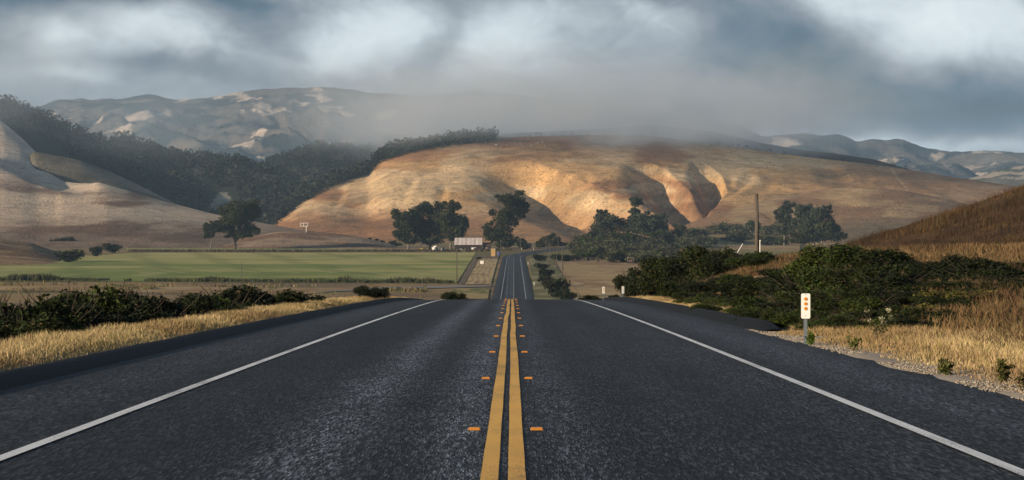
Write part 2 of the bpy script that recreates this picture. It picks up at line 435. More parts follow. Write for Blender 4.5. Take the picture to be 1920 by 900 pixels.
def ground_col(X, Y):
    c = X - road_x(Y)
    n1 = fbm(X * .03, Y * .03, 11); n2 = fbm(X * .4, Y * .4, 12); n3 = fbm(X * .008, Y * .02, 13)
    col = np.zeros(X.shape + (3,))
    dry = np.array([.30, .205, .095]); brown = np.array([.20, .135, .08]); green = np.array([.10, .115, .04]); gravel = np.array([.33, .28, .23])
    f = sstep(n1, .35, .65)[..., None]; col = dry * (1 - f) + brown * f
    f = (sstep(n3, .5, .62) * .6)[..., None] * sstep(Y, 300, 560)[..., None]; col = col * (1 - f) + green * f
    # gravel by the right pavement edge
    f = ((1 - sstep(c - 5.3, .5 + 1.2 * n2, 1.2 + 1.6 * n2)) * sstep(c, 4, 5) * (1 - sstep(Y, 44, 60)))[..., None]; col = col * (1 - f) + gravel * f
    f = ((1 - sstep(-c - 6.0, .1 + .5 * n2, .4 + .6 * n2)) * (c < 0) * (1 - sstep(Y, 150, 200)))[..., None] * .6; col = col * (1 - f) + gravel * .8 * f
    # brown bank to the right, darkened in colour for missing cloud shade
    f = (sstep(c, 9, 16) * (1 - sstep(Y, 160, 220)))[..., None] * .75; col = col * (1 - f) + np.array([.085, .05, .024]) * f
    return col
gme = mesh_np('ground', np.stack([GX, GY, GZ], -1).reshape(-1, 3), grid_faces(len(gy), len(gx)), ground_col(GX, GY).reshape(-1, 3), smooth=True)
tag(link('ground', gme, M['ground']), 'dry grass and earth of the valley and the roadside', kind='structure')

# ------------------------------------------------------------------ road surface and markings
ragged = np.where(path[:, 1] < 43.5, 5.42 + .20 * (fbm(path[:, 1] * .9, path[:, 1] * 0, 21) - .5) * 2, 5.66)
offs = [-6.0, -5.2, -3.5, -2.6, -1.75, -.9, 0, .9, 1.75, 2.6, 3.4, 4.6]
offs = [o * 1.0 for o in offs] + [ragged]
zo = [-.03, 0.0, .02, .03, .035, .045, .05, .045, .035, .03, .02, 0.0, -.03]
V, Fq = strip(offs, zo)
road = link('road', mesh_np('road', V, Fq, smooth=True), M['asphalt'])
tag(road, 'dark two lane asphalt road running straight to the hills', kind='structure')
ywob = path[:, 1]
wob = .022 * (fbm(ywob * .09, ywob * 0, 31, 2) - .5) * 2 * sstep(ywob, 18, 45)
near_sel = slice(0, int(np.searchsorted(path[:len(pts), 1], 260)))
wn_ = wob[near_sel]
rag1 = .004 * (fbm(path[near_sel][:, 1] * 3, 0 * path[near_sel][:, 1], 41) - .5) * 2
for sgn, nm in ((-1, 'left'), (1, 'right')):
    a, b = sorted((sgn * .031, sgn * .139))
    w2 = wn_ + sgn * .014 * sstep(path[near_sel][:, 1], 20, 40) * (fbm(path[near_sel][:, 1] * .13, path[near_sel][:, 1] * 0, 35 + sgn, 2) - .5) * 2
    V, Fq = strip([a + w2 + rag1, b + w2 - rag1], [.056, .055], near_sel)
    o = link('yellow_line', mesh_np('yellow_line', V, Fq), M['yellow'], road)
    o['label'] = nm + ' solid yellow stripe of the double centre line'
for c0, lab in ((-3.5, 'white edge line on the left side of the road'), (3.35, 'white edge line on the right side of the road')):
    zz0 = .026 if c0 < 0 else .027
    V, Fq = strip([c0 - .055, c0 + .055], [zz0, zz0])
    V[:, 2] += .004 + .01 * (V[:, 1] > 400)
    o = link('white_line', mesh_np('white_line', V, Fq), M['white_line'], road); o['label'] = lab
# worn centre line dashes on the far stretch
Vs = []; Fs = []
for y0 in np.arange(545, 1060, 14.6):
    xs = [road_x(y0) - .13, road_x(y0) + .13]; z0 = float(road_z(y0)) + .07
    b = len(Vs); Vs += [(xs[0], y0, z0), (xs[1], y0, z0), (xs[1], y0 + 9, z0), (xs[0], y0 + 9, z0)]; Fs.append((b, b + 1, b + 2, b + 3))
o = link('centre_dashes', mesh_np('centre_dashes', Vs, Fs), M['pale_line'], road); o['kind'] = 'stuff'; o['label'] = 'worn pale centre line dashes on the far stretch'

# asphalt dikes
def dike(sign, y0, y1, off, taper, hs=.95):
    m = (path[:, 1] >= y0) & (path[:, 1] <= y1) & (np.arange(len(path)) < len(pts)); sel = np.where(m)[0]
    Y = path[sel, 1]; h = np.ones(len(Y))
    if taper: h = sstep(Y, y0 - .5, y0 + 2.0)
    n = .02 * (fbm(Y * .5, Y * 0, 51 + sign) - .5) * 2
    prof = [(0, -.03), (.06, .03), (.17, .105), (.26, .135), (.37, .13), (.46, .085), (.56, -.06)]
    o_ = [sign * (off + a + n * (a > 0)) for a, _ in prof]; z_ = [((b * hs + n * .5) * h - .05 * (1 - h)) if b > 0 else b for _, b in prof]
    if sign > 0: o_, z_ = o_[::-1], z_[::-1]
    V, Fq = strip(o_, z_, sel)
    return mesh_np('kerb', V, Fq if sign > 0 else Fq[:, ::-1], smooth=True)
tag(link('kerb', dike(-1, 8, 240, 5.62, False), M['dike']), 'long black asphalt kerb along the left shoulder', kind='structure')
tag(link('kerb', dike(1, 43.5, 240, 5.52, True, 1.3), M['dike']), 'black asphalt kerb on the right shoulder beyond the marker post', kind='structure')

# ------------------------------------------------------------------ hills
def hill(name, label, prof, Yf, Yr, foot_z=-2.0, px=(-700, 2600), n=(420, 110), q=1.4, relief=None, color=None, mat='hill', back=1.35, footpy=None):
    nu, ntt = n
    u = np.linspace(px[0], px[1], nu); pr = np.array(prof, float)
    pyr = np.interp(u, pr[:, 0], pr[:, 1])
    # soften the polyline
    for _ in range(2):
        kz = max(1, int(6 * nu / (px[1] - px[0]))); pyr = np.convolve(np.pad(pyr, kz, 'edge'), np.ones(2 * kz + 1) / (2 * kz + 1), 'valid')
    if mat == 'far': pyr = pyr - 7 * (fbm(u * .035, u * 0, int(abs(prof[0][1])), 4) - .5)
    Yr = np.interp(u, *np.array(Yr, float).T) if np.ndim(Yr) else np.full(nu, float(Yr))
    Yf_ = np.interp(u, *np.array(Yf, float).T) if np.ndim(Yf) else np.full(nu, float(Yf))
    pyf = HZ + (CZ - foot_z) * F / Yf_
    nb = 14
    t = np.concatenate([np.linspace(0, 1, ntt), np.linspace(1, 2, nb + 1)[1:]])
    T, Ug = np.meshgrid(t, u, indexing='ij')
    Tc = np.minimum(T, 1)
    Y = Yf_[None] + (Yr - Yf_)[None] * Tc
    PY = pyf[None] + (np.minimum(pyr, pyf + 30) - pyf)[None] * (1 - (1 - Tc)**q)
    Z = CZ + (HZ - PY) * Y / F
    bk = np.maximum(T - 1, 0); Y = Y * (1 + bk * (back - 1)); Z = Z - bk**1.3 * (np.maximum(Z, 10) + 5)
    X = (Ug - 960) / F * Y
    if relief is not None: Z = Z + relief(Ug, PY, Tc, X, Y) * np.where(T > 1, np.clip(1 - bk * 3, 0, 1), 1)
    SPY = HZ - (Z - CZ) * F / Y
    me = mesh_np(name, np.stack([X, Y, Z], -1).reshape(-1, 3), grid_faces(len(t), nu), color(Ug, SPY, Tc, X, Y, PY).reshape(-1, 3), smooth=True)
    o = tag(link(name, me, M[mat]), label, kind='structure')
    return dict(o=o, X=X, Y=Y, Z=Z, U=Ug, SPY=SPY, T=T, PY=PY)

def mixc(a, b, f): return np.asarray(a) * (1 - f[..., None]) + np.asarray(b) * f[..., None]
def gully(u, py, line, wl, wr, depth):
    """V shaped valley along a polyline in hill coordinates, wider on its left flank"""
    best = np.full(u.shape, 1e9); side = np.zeros(u.shape); tt = np.zeros(u.shape); L = np.array(line, float); n = len(L) - 1
    for i in range(n):
        a = L[i]; d = L[i + 1] - a; t = np.clip(((u - a[0]) * d[0] + (py - a[1]) * d[1]) / (d**2).sum(), 0, 1)
        ex = u - a[0] - t * d[0]; ey = py - a[1] - t * d[1]; dd = np.hypot(ex, ey)
        m = dd < best; best = np.where(m, dd, best); side = np.where(m, ex * d[1] - ey * d[0], side); tt = np.where(m, (i + t) / n, tt)
    w = np.where(side > 0, wr, wl)       # line is drawn downhill: positive is the right bank
    f = np.clip(1 - best / w, 0, 1)
    f = f * f * (3 - 2 * f) * .5 + f * .5
    return -depth * f * np.sin(np.pi * np.clip(tt * .86 + .07, 0, 1))**.6 * sstep(tt, -.05, .38)

# far mountains: dark bluish base colours also paint in cloud shade
def far_relief(amp, sc, seed):
    def r(U, PY, T, X, Y):
        return amp * (ridged(X * sc + .55 * Y * sc, Y * sc * .6 - .3 * X * sc, seed, 6) - .72) * np.sin(np.pi * np.clip(T, 0, 1)**.8)**.6 * 1.0
    return r
def far_col(seed, base, pale, thr, sc=.0022):
    def c(U, SPY, T, X, Y, PY):
        n = ridged(X * sc + Y * sc * .35, Y * sc * .7 - X * sc * .4, seed, 5) * .6 + fbm(X * sc * 4, Y * sc * 3, seed + 3, 4) * .4
        m = fbm(X * sc * 1.6 + Y * sc, Y * sc * 1.8, seed + 7, 5)
        c = mixc(np.broadcast_to(base, U.shape + (3,)), np.asarray(pale) * .22 + np.asarray(base) * .4, sstep(m, .46, .54))
        return mixc(c, pale, sstep(n, thr, thr + .035))
    return c
hill('mountain', 'hazy blue mountain range with pale bare patches behind the left woods',
     [(-700, 150), (-100, 175), (60, 205), (100, 190), (150, 185), (215, 186), (280, 178), (330, 186), (400, 181), (440, 172), (520, 165), (620, 165), (720, 176), (800, 180), (900, 172), (1100, 190), (1300, 240), (1500, 330)],
     4600, 7600, px=(-400, 1500), n=(520, 200), q=1.2, relief=far_relief(210, .0027, 61), color=far_col(62, (.018, .030, .036), (.50, .41, .34), .68, .0034), mat='far')
hill('mountain', 'hazy blue mountains under the cloud edge on the far right',
     [(1000, 330), (1200, 260), (1300, 236), (1370, 230), (1405, 246), (1440, 256), (1500, 250), (1540, 253), (1575, 250), (1605, 266), (1650, 260), (1690, 263), (1740, 277), (1800, 286), (1850, 283), (1920, 286), (2100, 270), (2500, 250)],
     4200, 7200, px=(1000, 2500), n=(520, 180), q=1.2, relief=far_relief(200, .0027, 71), color=far_col(72, (.020, .032, .038), (.46, .39, .33), .68, .0034), mat='far')
hill('hill', 'pale distant hill with dark tree patches at the right edge',
     [(1500, 380), (1640, 345), (1700, 338), (1760, 336), (1830, 334), (1870, 318), (1920, 308), (2050, 280), (2400, 270)],
     3600, 4700, px=(1450, 2500), n=(220, 70), q=1.3, relief=far_relief(60, .003, 75), color=far_col(76, (.05, .06, .04), (.38, .32, .25), .60, .004), mat='far')

# wooded hills on the left
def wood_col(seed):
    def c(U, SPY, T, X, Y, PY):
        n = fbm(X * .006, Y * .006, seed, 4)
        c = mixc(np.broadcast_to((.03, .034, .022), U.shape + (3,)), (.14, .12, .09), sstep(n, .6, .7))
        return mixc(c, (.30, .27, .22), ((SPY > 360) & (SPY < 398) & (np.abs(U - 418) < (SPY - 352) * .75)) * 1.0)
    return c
def soft_relief(amp, sc, seed):
    def r(U, PY, T, X, Y): return amp * (fbm(X * sc, Y * sc * .7, seed, 4) - .5) * np.sin(np.pi * T)
    return r
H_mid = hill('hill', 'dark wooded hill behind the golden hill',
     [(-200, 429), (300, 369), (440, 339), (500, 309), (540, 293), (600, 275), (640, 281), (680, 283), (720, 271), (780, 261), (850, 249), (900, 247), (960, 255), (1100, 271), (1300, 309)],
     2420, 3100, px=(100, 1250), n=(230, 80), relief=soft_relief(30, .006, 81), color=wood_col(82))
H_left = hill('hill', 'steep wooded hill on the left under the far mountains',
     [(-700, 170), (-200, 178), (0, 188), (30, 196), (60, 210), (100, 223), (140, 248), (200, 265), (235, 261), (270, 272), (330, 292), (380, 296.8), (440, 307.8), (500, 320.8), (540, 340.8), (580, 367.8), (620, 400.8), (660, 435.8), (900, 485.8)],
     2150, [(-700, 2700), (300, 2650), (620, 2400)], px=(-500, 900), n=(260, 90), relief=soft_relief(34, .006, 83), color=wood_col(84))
def spur_col(U, SPY, T, X, Y, PY):
    n = fbm(X * .01, Y * .01, 86, 4)
    return mixc(np.broadcast_to((.20, .165, .125), U.shape + (3,)), (.10, .09, .06), sstep(n, .45, .65))
hill('hill', 'narrow grey grass spur below the wooded hill on the left',
     [(-500, 480), (-40, 420), (30, 330), (60, 283), (150, 300), (230, 332), (330, 382), (400, 402), (480, 424), (600, 460)],
     1880, 2120, px=(-400, 700), n=(180, 60), relief=soft_relief(8, .01, 87), color=spur_col)
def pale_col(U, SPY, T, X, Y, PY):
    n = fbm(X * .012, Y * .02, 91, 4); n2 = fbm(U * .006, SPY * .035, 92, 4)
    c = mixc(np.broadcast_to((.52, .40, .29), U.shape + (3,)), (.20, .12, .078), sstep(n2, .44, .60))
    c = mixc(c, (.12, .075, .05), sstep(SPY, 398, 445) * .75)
    return mixc(c, (.62, .53, .44), (1 - sstep(SPY, 310, 370)) * .7)  # upper slope paled in its colour to suggest mist over it
def pale_rel(U, PY, T, X, Y):
    return soft_relief(9, .008, 93)(U, PY, T, X, Y) + gully(U, PY, [(-40, 285), (40, 305), (110, 330), (160, 342)], 30, 26, 12)
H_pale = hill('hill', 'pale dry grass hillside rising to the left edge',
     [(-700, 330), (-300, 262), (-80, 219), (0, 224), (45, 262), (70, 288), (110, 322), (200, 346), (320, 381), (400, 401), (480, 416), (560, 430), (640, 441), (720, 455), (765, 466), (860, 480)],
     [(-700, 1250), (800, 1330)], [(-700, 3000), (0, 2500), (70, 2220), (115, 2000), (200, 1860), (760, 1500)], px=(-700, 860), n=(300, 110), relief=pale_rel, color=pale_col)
def brown_col(seed, a=(.20, .115, .07), b=(.32, .225, .15)):
    def c(U, SPY, T, X, Y, PY):
        n = fbm(X * .03, Y * .05, seed, 4); return mixc(np.broadcast_to(a, U.shape + (3,)), b, sstep(n, .45, .65))
    return c
hill('knoll', 'low brown knoll in front of the golden hill',
     [(300, 475), (420, 452), (480, 442), (520, 434), (570, 433), (620, 437), (680, 445), (730, 457), (770, 470), (850, 490)],
     1315, 1440, foot_z=-.6, px=(300, 850), n=(120, 40), relief=soft_relief(2.5, .03, 95), color=brown_col(96))
hill('knoll', 'dark brown knoll at the left edge beside the green field',
     [(-700, 380), (-200, 425), (0, 448), (60, 456), (110, 474), (150, 492), (300, 520)],
     880, 1150, foot_z=-.6, px=(-600, 300), n=(140, 50), relief=soft_relief(3, .03, 97), color=brown_col(98, (.16, .095, .05), (.27, .18, .10)))

# dark ridge behind the golden hill, its shade painted in as dark brush colour
hill('ridge', 'dark brush and shade toned ridge line behind the golden hill',
     [(800, 275), (950, 250), (1100, 243), (1220, 234), (1340, 247), (1420, 266), (1500, 281), (1560, 287), (1640, 299), (1690, 313), (1760, 335), (1900, 370)],
     2360, 2650, px=(800, 1900), n=(230, 60), relief=soft_relief(10, .012, 99), color=brown_col(100, (.045, .037, .028), (.10, .075, .055)))

# the golden hill
def gold_rel(U, PY, T, X, Y):
    r = 10 * (fbm(X * .010, Y * .008, 101, 4) - .5) * np.sin(np.pi * T)
    r = r + gully(U, PY, [(870, 318), (945, 326), (1000, 334), (1045, 350), (1105, 374), (1200, 400)], 84, 28, 34)
    r = r + gully(U, PY, [(1160, 314), (1205, 320), (1236, 332), (1252, 352), (1282, 376), (1310, 400)], 58, 22, 29)
    r = r + gully(U, PY, [(1285, 312), (1318, 320), (1336, 334), (1345, 354), (1330, 378), (1300, 402)], 44, 18, 26)
    for (xa, ya, xb, yb, w, d) in ((1376, 322, 1352, 372, 13, 3.5), (1398, 338, 1340, 388, 12, 3), (1466, 330, 1392, 372, 16, 3), (1232, 300, 1246, 335, 13, 3), (1110, 328, 1078, 366, 15, 3.5), (1150, 345, 1120, 385, 13, 3),
                                   (1316, 335, 1330, 372, 10, 3.5), (1300, 345, 1316, 385, 10, 3), (780, 322, 752, 372, 16, 3.5), (836, 340, 818, 392, 14, 3), (648, 345, 622, 388, 14, 3.5), (1640, 325, 1600, 352, 16, 2.5), (720, 330, 690, 380, 13, 2.5)):
        r = r + gully(U, PY, [(xa, ya), ((xa + xb) / 2 + 4, (ya + yb) / 2), (xb, yb)], w * 1.25, w * .9, d * .55)
    r = r + gully(U, PY, [(1296, 300), (1312, 318), (1322, 345)], 10, 8, 4)
    r = r + gully(U, PY, [(1420, 318), (1400, 338), (1370, 362)], 16, 14, 2.0)
    r = r + gully(U, PY, [(1520, 318), (1565, 325), (1600, 340)], 26, 16, 5)
    r = r + gully(U, PY, [(620, 390), (700, 395), (800, 398)], 40, 25, 8)
    # small rills
    r = r + 2.2 * (fbm(X * .045, Y * .03, 103, 3) - .5) * np.sin(np.pi * T)
    return r
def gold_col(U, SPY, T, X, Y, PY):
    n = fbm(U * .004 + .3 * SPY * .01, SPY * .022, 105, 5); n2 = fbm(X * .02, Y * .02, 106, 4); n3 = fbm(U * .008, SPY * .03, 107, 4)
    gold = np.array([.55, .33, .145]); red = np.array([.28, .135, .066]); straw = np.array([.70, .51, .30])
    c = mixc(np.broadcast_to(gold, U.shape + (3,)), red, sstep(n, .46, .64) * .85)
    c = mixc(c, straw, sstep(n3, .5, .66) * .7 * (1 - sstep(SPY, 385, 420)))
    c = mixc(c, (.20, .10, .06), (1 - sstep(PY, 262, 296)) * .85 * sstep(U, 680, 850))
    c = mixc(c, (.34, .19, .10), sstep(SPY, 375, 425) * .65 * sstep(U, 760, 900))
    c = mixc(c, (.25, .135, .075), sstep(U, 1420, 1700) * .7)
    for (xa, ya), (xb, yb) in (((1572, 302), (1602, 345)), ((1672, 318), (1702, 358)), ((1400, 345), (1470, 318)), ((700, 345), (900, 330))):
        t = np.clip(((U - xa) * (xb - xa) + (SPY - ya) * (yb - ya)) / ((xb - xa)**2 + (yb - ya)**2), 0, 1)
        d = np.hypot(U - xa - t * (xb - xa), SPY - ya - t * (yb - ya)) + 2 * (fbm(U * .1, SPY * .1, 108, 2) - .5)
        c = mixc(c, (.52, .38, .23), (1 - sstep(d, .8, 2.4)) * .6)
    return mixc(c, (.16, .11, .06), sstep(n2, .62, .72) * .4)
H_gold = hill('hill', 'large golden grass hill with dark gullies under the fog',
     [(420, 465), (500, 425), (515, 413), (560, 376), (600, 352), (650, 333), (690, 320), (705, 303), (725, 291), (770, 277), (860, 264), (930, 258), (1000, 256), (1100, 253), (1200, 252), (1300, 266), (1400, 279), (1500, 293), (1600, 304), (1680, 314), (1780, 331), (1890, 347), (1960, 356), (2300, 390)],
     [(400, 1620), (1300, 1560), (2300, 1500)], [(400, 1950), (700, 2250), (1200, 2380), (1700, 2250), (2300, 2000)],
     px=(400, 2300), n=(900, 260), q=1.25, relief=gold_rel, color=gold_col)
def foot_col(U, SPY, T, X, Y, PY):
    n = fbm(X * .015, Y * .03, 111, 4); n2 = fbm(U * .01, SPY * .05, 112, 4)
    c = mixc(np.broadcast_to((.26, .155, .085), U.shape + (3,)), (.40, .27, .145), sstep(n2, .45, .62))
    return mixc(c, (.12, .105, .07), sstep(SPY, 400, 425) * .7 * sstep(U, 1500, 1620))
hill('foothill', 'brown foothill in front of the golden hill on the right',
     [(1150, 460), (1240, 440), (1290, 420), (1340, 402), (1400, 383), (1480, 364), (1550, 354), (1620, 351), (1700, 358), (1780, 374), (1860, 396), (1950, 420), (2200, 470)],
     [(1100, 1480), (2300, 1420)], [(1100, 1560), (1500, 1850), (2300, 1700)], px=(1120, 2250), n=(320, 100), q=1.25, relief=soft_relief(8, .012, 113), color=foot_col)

# near brown hillside on the right, cloud shade painted into its dark colours
def shaded_bank_col(U, SPY, T, X, Y, PY):
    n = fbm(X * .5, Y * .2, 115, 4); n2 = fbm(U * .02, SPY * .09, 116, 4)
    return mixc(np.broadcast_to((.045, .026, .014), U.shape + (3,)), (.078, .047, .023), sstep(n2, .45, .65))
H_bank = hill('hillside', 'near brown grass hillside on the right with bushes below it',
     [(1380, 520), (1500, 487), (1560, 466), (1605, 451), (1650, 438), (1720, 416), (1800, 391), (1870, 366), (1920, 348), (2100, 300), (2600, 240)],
     98, 148, foot_z=19.2, px=(1400, 2600), n=(300, 110), q=1.2, back=1.5, relief=lambda U, PY, T, X, Y: .5 * (fbm(X * .25, Y * .2, 117, 4) - .5) * np.sin(np.pi * T)**.5, color=shaded_bank_col, mat='ground')

# ------------------------------------------------------------------ fields and tracks on the valley floor
def sheet(name, label, quad, z, colf, mat, nx=60, ny=50):
    q = np.array([flat(px, py, z)[:2] for px, py in quad])      # near-left, near-right, far-right, far-left
    s, t = np.meshgrid(np.linspace(0, 1, nx), np.linspace(0, 1, ny))
    P = (q[0] * ((1 - s) * (1 - t))[..., None] + q[1] * (s * (1 - t))[..., None] + q[2] * (s * t)[..., None] + q[3] * ((1 - s) * t)[..., None])
    X, Y = P[..., 0], P[..., 1]
    Z = np.maximum(z, ground_z(X, Y) + .10)
    o = link(name, mesh_np(name, np.stack([X, Y, Z], -1).reshape(-1, 3), grid_faces(ny, nx), colf(X, Y, s, t).reshape(-1, 3), smooth=True), M[mat])
    return tag(o, label, kind='structure')
def green_col(X, Y, s, t):
    n = fbm(X * .01, Y * .03, 121, 4); n2 = fbm(X * .03, Y * .008, 122, 3)
    c = mixc(np.broadcast_to((.18, .225, .058), X.shape + (3,)), (.40, .355, .13), sstep(n + .5 * t, .48, .92))
    c = mixc(c, (.11, .15, .04), sstep(np.sin((X * .55 + Y * .12) / 3.1 + 3 * n), .3, 1) * .35)
    c = mixc(c, (.40, .36, .15), sstep(n2, .55, .72) * .5)
    ph = (X * .8 + Y * .30) / 12.0
    st = sstep(np.abs((ph % 1) - .5), .40, .48) * sstep(fbm(X * .03, Y * .02, 123, 3), .45, .6) * (1 - sstep(t, .25, .5))
    return mixc(c, (.42, .37, .17), st * .8)
sheet('field', 'green crop field left of the road', [(-420, 524), (856, 531), (892, 474), (250, 474)], .12, green_col, 'field', 260, 120)
sheet('field', 'green crop field corner at the left edge', [(-420, 523.4), (40, 524), (251, 475), (-420, 520)], .16, green_col, 'field', 60, 40)
def pale_green(X, Y, s, t):
    n = fbm(X * .02, Y * .03, 124, 4); return mixc(np.broadcast_to((.30, .28, .12), X.shape + (3,)), (.24, .24, .09), sstep(n, .4, .6))
sheet('field', 'narrow pale green field strip at the foot of the knolls', [(240, 471), (760, 471.5), (700, 466), (235, 464.5)], .25, pale_green, 'field', 60, 10)
def straw_col(X, Y, s, t):
    n = fbm(X * .03, Y * .012, 125, 4); n2 = fbm(X * .15, Y * .05, 126, 3)
    c = mixc(np.broadcast_to((.36, .25, .125), X.shape + (3,)), (.27, .17, .085), sstep(n, .42, .62)); return mixc(c, (.44, .33, .18), sstep(n2, .55, .7) * .7)
sheet('pasture', 'dry tan pasture with cattle right of the road', [(1082, 566), (1560, 566), (1330, 487), (1042, 487)], .12, straw_col, 'field', 120, 90)
sheet('field', 'small tan and green field beyond the utility pole', [(1330, 478), (1500, 480), (1500, 459), (1370, 457)], .5, lambda X, Y, s, t: mixc(straw_col(X, Y, s, t), (.17, .17, .06), (1 - sstep(t, .2, .6)) * .8), 'field', 40, 30)
def furrow_col(X, Y, s, t):
    f = sstep(np.sin(s * 26 + 9 * fbm(X * .12, Y * .02, 127)), .1, .9) * .5 * (.4 + fbm(X * .2, Y * .05, 137)) + .5 * sstep(fbm(X * .3, Y * .06, 138), .52, .68)
    return mixc(np.broadcast_to((.46, .34, .18), X.shape + (3,)), (.19, .13, .075), f)
sheet('field_margin', 'strip of dry furrowed ground beside the far road', [(872, 533), (920, 533), (934, 484), (900, 482)], .14, furrow_col, 'field', 40, 60)
earth = lambda X, Y, s, t: mixc(np.broadcast_to((.13, .10, .075), X.shape + (3,)), (.19, .145, .10), fbm(X * .1, Y * .1, 128))
sheet('track', 'dark earth ditch between the green field and the dry margin', [(859, 532), (871, 532), (899, 482), (892, 482)], .17, earth, 'field', 8, 40)
sheet('track', 'dark earth headland at the top of the dry margin', [(896, 484), (934, 485), (936, 480), (894, 479)], .19, earth, 'field', 20, 6)
greyp = lambda X, Y, s, t: mixc(np.broadcast_to((.27, .25, .23), X.shape + (3,)), (.20, .185, .17), fbm(X * .1, Y * .1, 129))
sheet('track', 'grey farm track along the foot of the green field', [(560, 548), (920, 537), (925, 534), (740, 537)], .16, greyp, 'field', 60, 8)
sheet('track', 'pale brown dirt strip beyond the left roadside bushes', [(-300, 541), (560, 552), (700, 540), (-300, 535)], .11, straw_col, 'field', 60, 12)
sheet('verge', 'green grass corner by the road embankment left', [(835, 560), (915, 560), (918, 540), (850, 541)], .13, lambda X, Y, s, t: mixc(np.broadcast_to((.15, .15, .05), X.shape + (3,)), (.34, .26, .12), sstep(fbm(X * .2, Y * .05, 130), .45, .6)), 'field', 30, 20)
sheet('verge', 'rough green verge right of the far road', [(1002, 562), (1085, 562), (1035, 484), (992, 484)], .10, lambda X, Y, s, t: mixc(np.broadcast_to((.13, .13, .055), X.shape + (3,)), (.26, .22, .12), sstep(fbm(X * .15, Y * .05, 131), .42, .6)), 'field', 30, 60)

# ------------------------------------------------------------------ vegetation
def leaf_quads(C, size, seed, up=0.3, aspect=.55):
    r = np.random.default_rng(seed); n = len(C)
    nv = r.normal(size=(n, 3)); nv[:, 2] = np.abs(nv[:, 2]) + up; nv /= np.linalg.norm(nv, axis=1)[:, None]
    tv = np.cross(nv, r.normal(size=(n, 3))); tv /= np.linalg.norm(tv, axis=1)[:, None] + 1e-9
    bv = np.cross(nv, tv); s = (size * r.uniform(.6, 1.35, n))[:, None]
    V = np.stack([C - tv * s, C - bv * s * aspect, C + tv * s, C + bv * s * aspect], 1).reshape(-1, 3)
    return V, np.arange(4 * n).reshape(-1, 4)
def sample_blobs(blobs, n, seed, inner=.35, lump=.22):
    r = np.random.default_rng(seed); B = np.array(blobs, float)
    vol = (B[:, 3] * B[:, 4] * B[:, 5])**(2 / 3); k = r.choice(len(B), n, p=vol / vol.sum())
    d = r.normal(size=(n, 3)); d /= np.linalg.norm(d, axis=1)[:, None]
    rad = inner + (1 - inner) * r.random(n)**.55
    a = np.arctan2(d[:, 1], d[:, 0])
    rad = rad * (1 + lump * (fbm(a * 2.3 + k * 7, d[:, 2] * 3.1 + k * 3, seed, 3) - .5) * 2.4)
    return B[k, :3] + d * rad[:, None] * B[k, 3:], k, d, rad
def leaf_tint(n, base, seed, var=.35, warm=.25, clump=None):
    r = np.random.default_rng(seed); f = r.uniform(1 - var, 1 + var, (n, 1)); w = r.uniform(0, warm, (n, 1))
    dead = (r.random((n, 1)) < .04); c = np.where(dead, np.array([.060, .050, .028]), np.asarray(base)) * f; c = c * (1 + w * np.array([1.0, .5, -.2]))
    if clump is not None: c = c * clump[:, None]
    return c
def foliage(name, blobs, n, size, seed, base, up=.3, inner=.35, lump=.22, warm=.25):
    C, k, d, rad = sample_blobs(blobs, n, seed, inner, lump)
    V, Fq = leaf_quads(C, size, seed + 1, up)
    cl = .75 + .5 * np.random.default_rng(seed + 5).random(len(blobs))[k]
    return mesh_np(name, V, Fq, ftint=leaf_tint(n, base, seed + 2, clump=cl, warm=warm))

EUC = (.034, .042, .023); EUC_F = (.046, .058, .040)
def px_tree(name, label, cat, group, base, blobs, Y, n, size, seed, col=EUC, trunk_r=.7, depth=.8):
    """a tree at distance Y; crown lobes given by where they stand in the picture, with real depth"""
    bx_, by_ = base; X0 = (bx_ - 960) / F * Y; gz = float(ground_z(np.array([X0]), np.array([float(Y)]))[0])
    z_pic = CZ + (HZ - by_) / F * Y; z0 = min(gz, z_pic) if gz < z_pic + 3 else gz
    root = empty(name, (X0, Y, z0)); r = random.Random(seed); sc = Y / F; B = []
    for (px, py, rx, ry) in blobs:
        rx, ry = rx * 1.2, ry * 1.15
        B.append(((px - 960) * sc - X0, r.uniform(-.45, .45) * rx * sc * depth, CZ + (HZ - py) * sc - z0, rx * sc, rx * sc * .9, ry * sc))
    # sub-lobes give an uneven outline
    BB = []
    for b in B:
        BB.append((b[0], b[1], b[2], b[3] * .74, b[4] * .74, b[5] * .74))
        for q in range(7):
            a = r.uniform(0, 6.283); e = r.uniform(-.5, 1.0); s = r.uniform(.2, .42)
            BB.append((b[0] + math.cos(a) * b[3] * .78, b[1] + math.sin(a) * b[4] * .78, b[2] + e * b[5] * .75, b[3] * s, b[4] * s, b[5] * s))
    link('crown', foliage('crown', BB, int(n * 2.6), size * .95, seed, col, inner=.1, lump=.35), M['leaf'], root)
    t = MB(); top = max(b[2] for b in B); mid = min(b[2] for b in B) * .6
    t.tube([(0, 0, -.8), (r.uniform(-.3, .3), 0, mid * .5), (r.uniform(-.6, .6), 0, mid), (0, 0, top * .75)], [trunk_r * 1.25, trunk_r, trunk_r * .8, trunk_r * .25], 8)
    for b in B:
        m = (b[0] * .45, b[1] * .45, mid + (b[2] - mid) * .45)
        t.tube([(0, 0, mid * .8), m, (b[0], b[1], b[2])], [trunk_r * .55, trunk_r * .38, trunk_r * .12], 6)
    t.build('trunk', M['bark'], root, smooth=True)
    return tag(root, label, cat, group)
G_T = 'trees standing in the valley'
px_tree('eucalyptus_tree', 'large dark tree alone at the foot of the pale left hillside', 'tree', G_T, (441, 459), [(450, 405, 30, 28), (425, 397, 15, 14), (470, 402, 15, 17), (458, 387, 22, 13), (430, 425, 19, 18), (466, 428, 17, 15), (447, 440, 22, 10)], 1300, 5200, .75, 201)
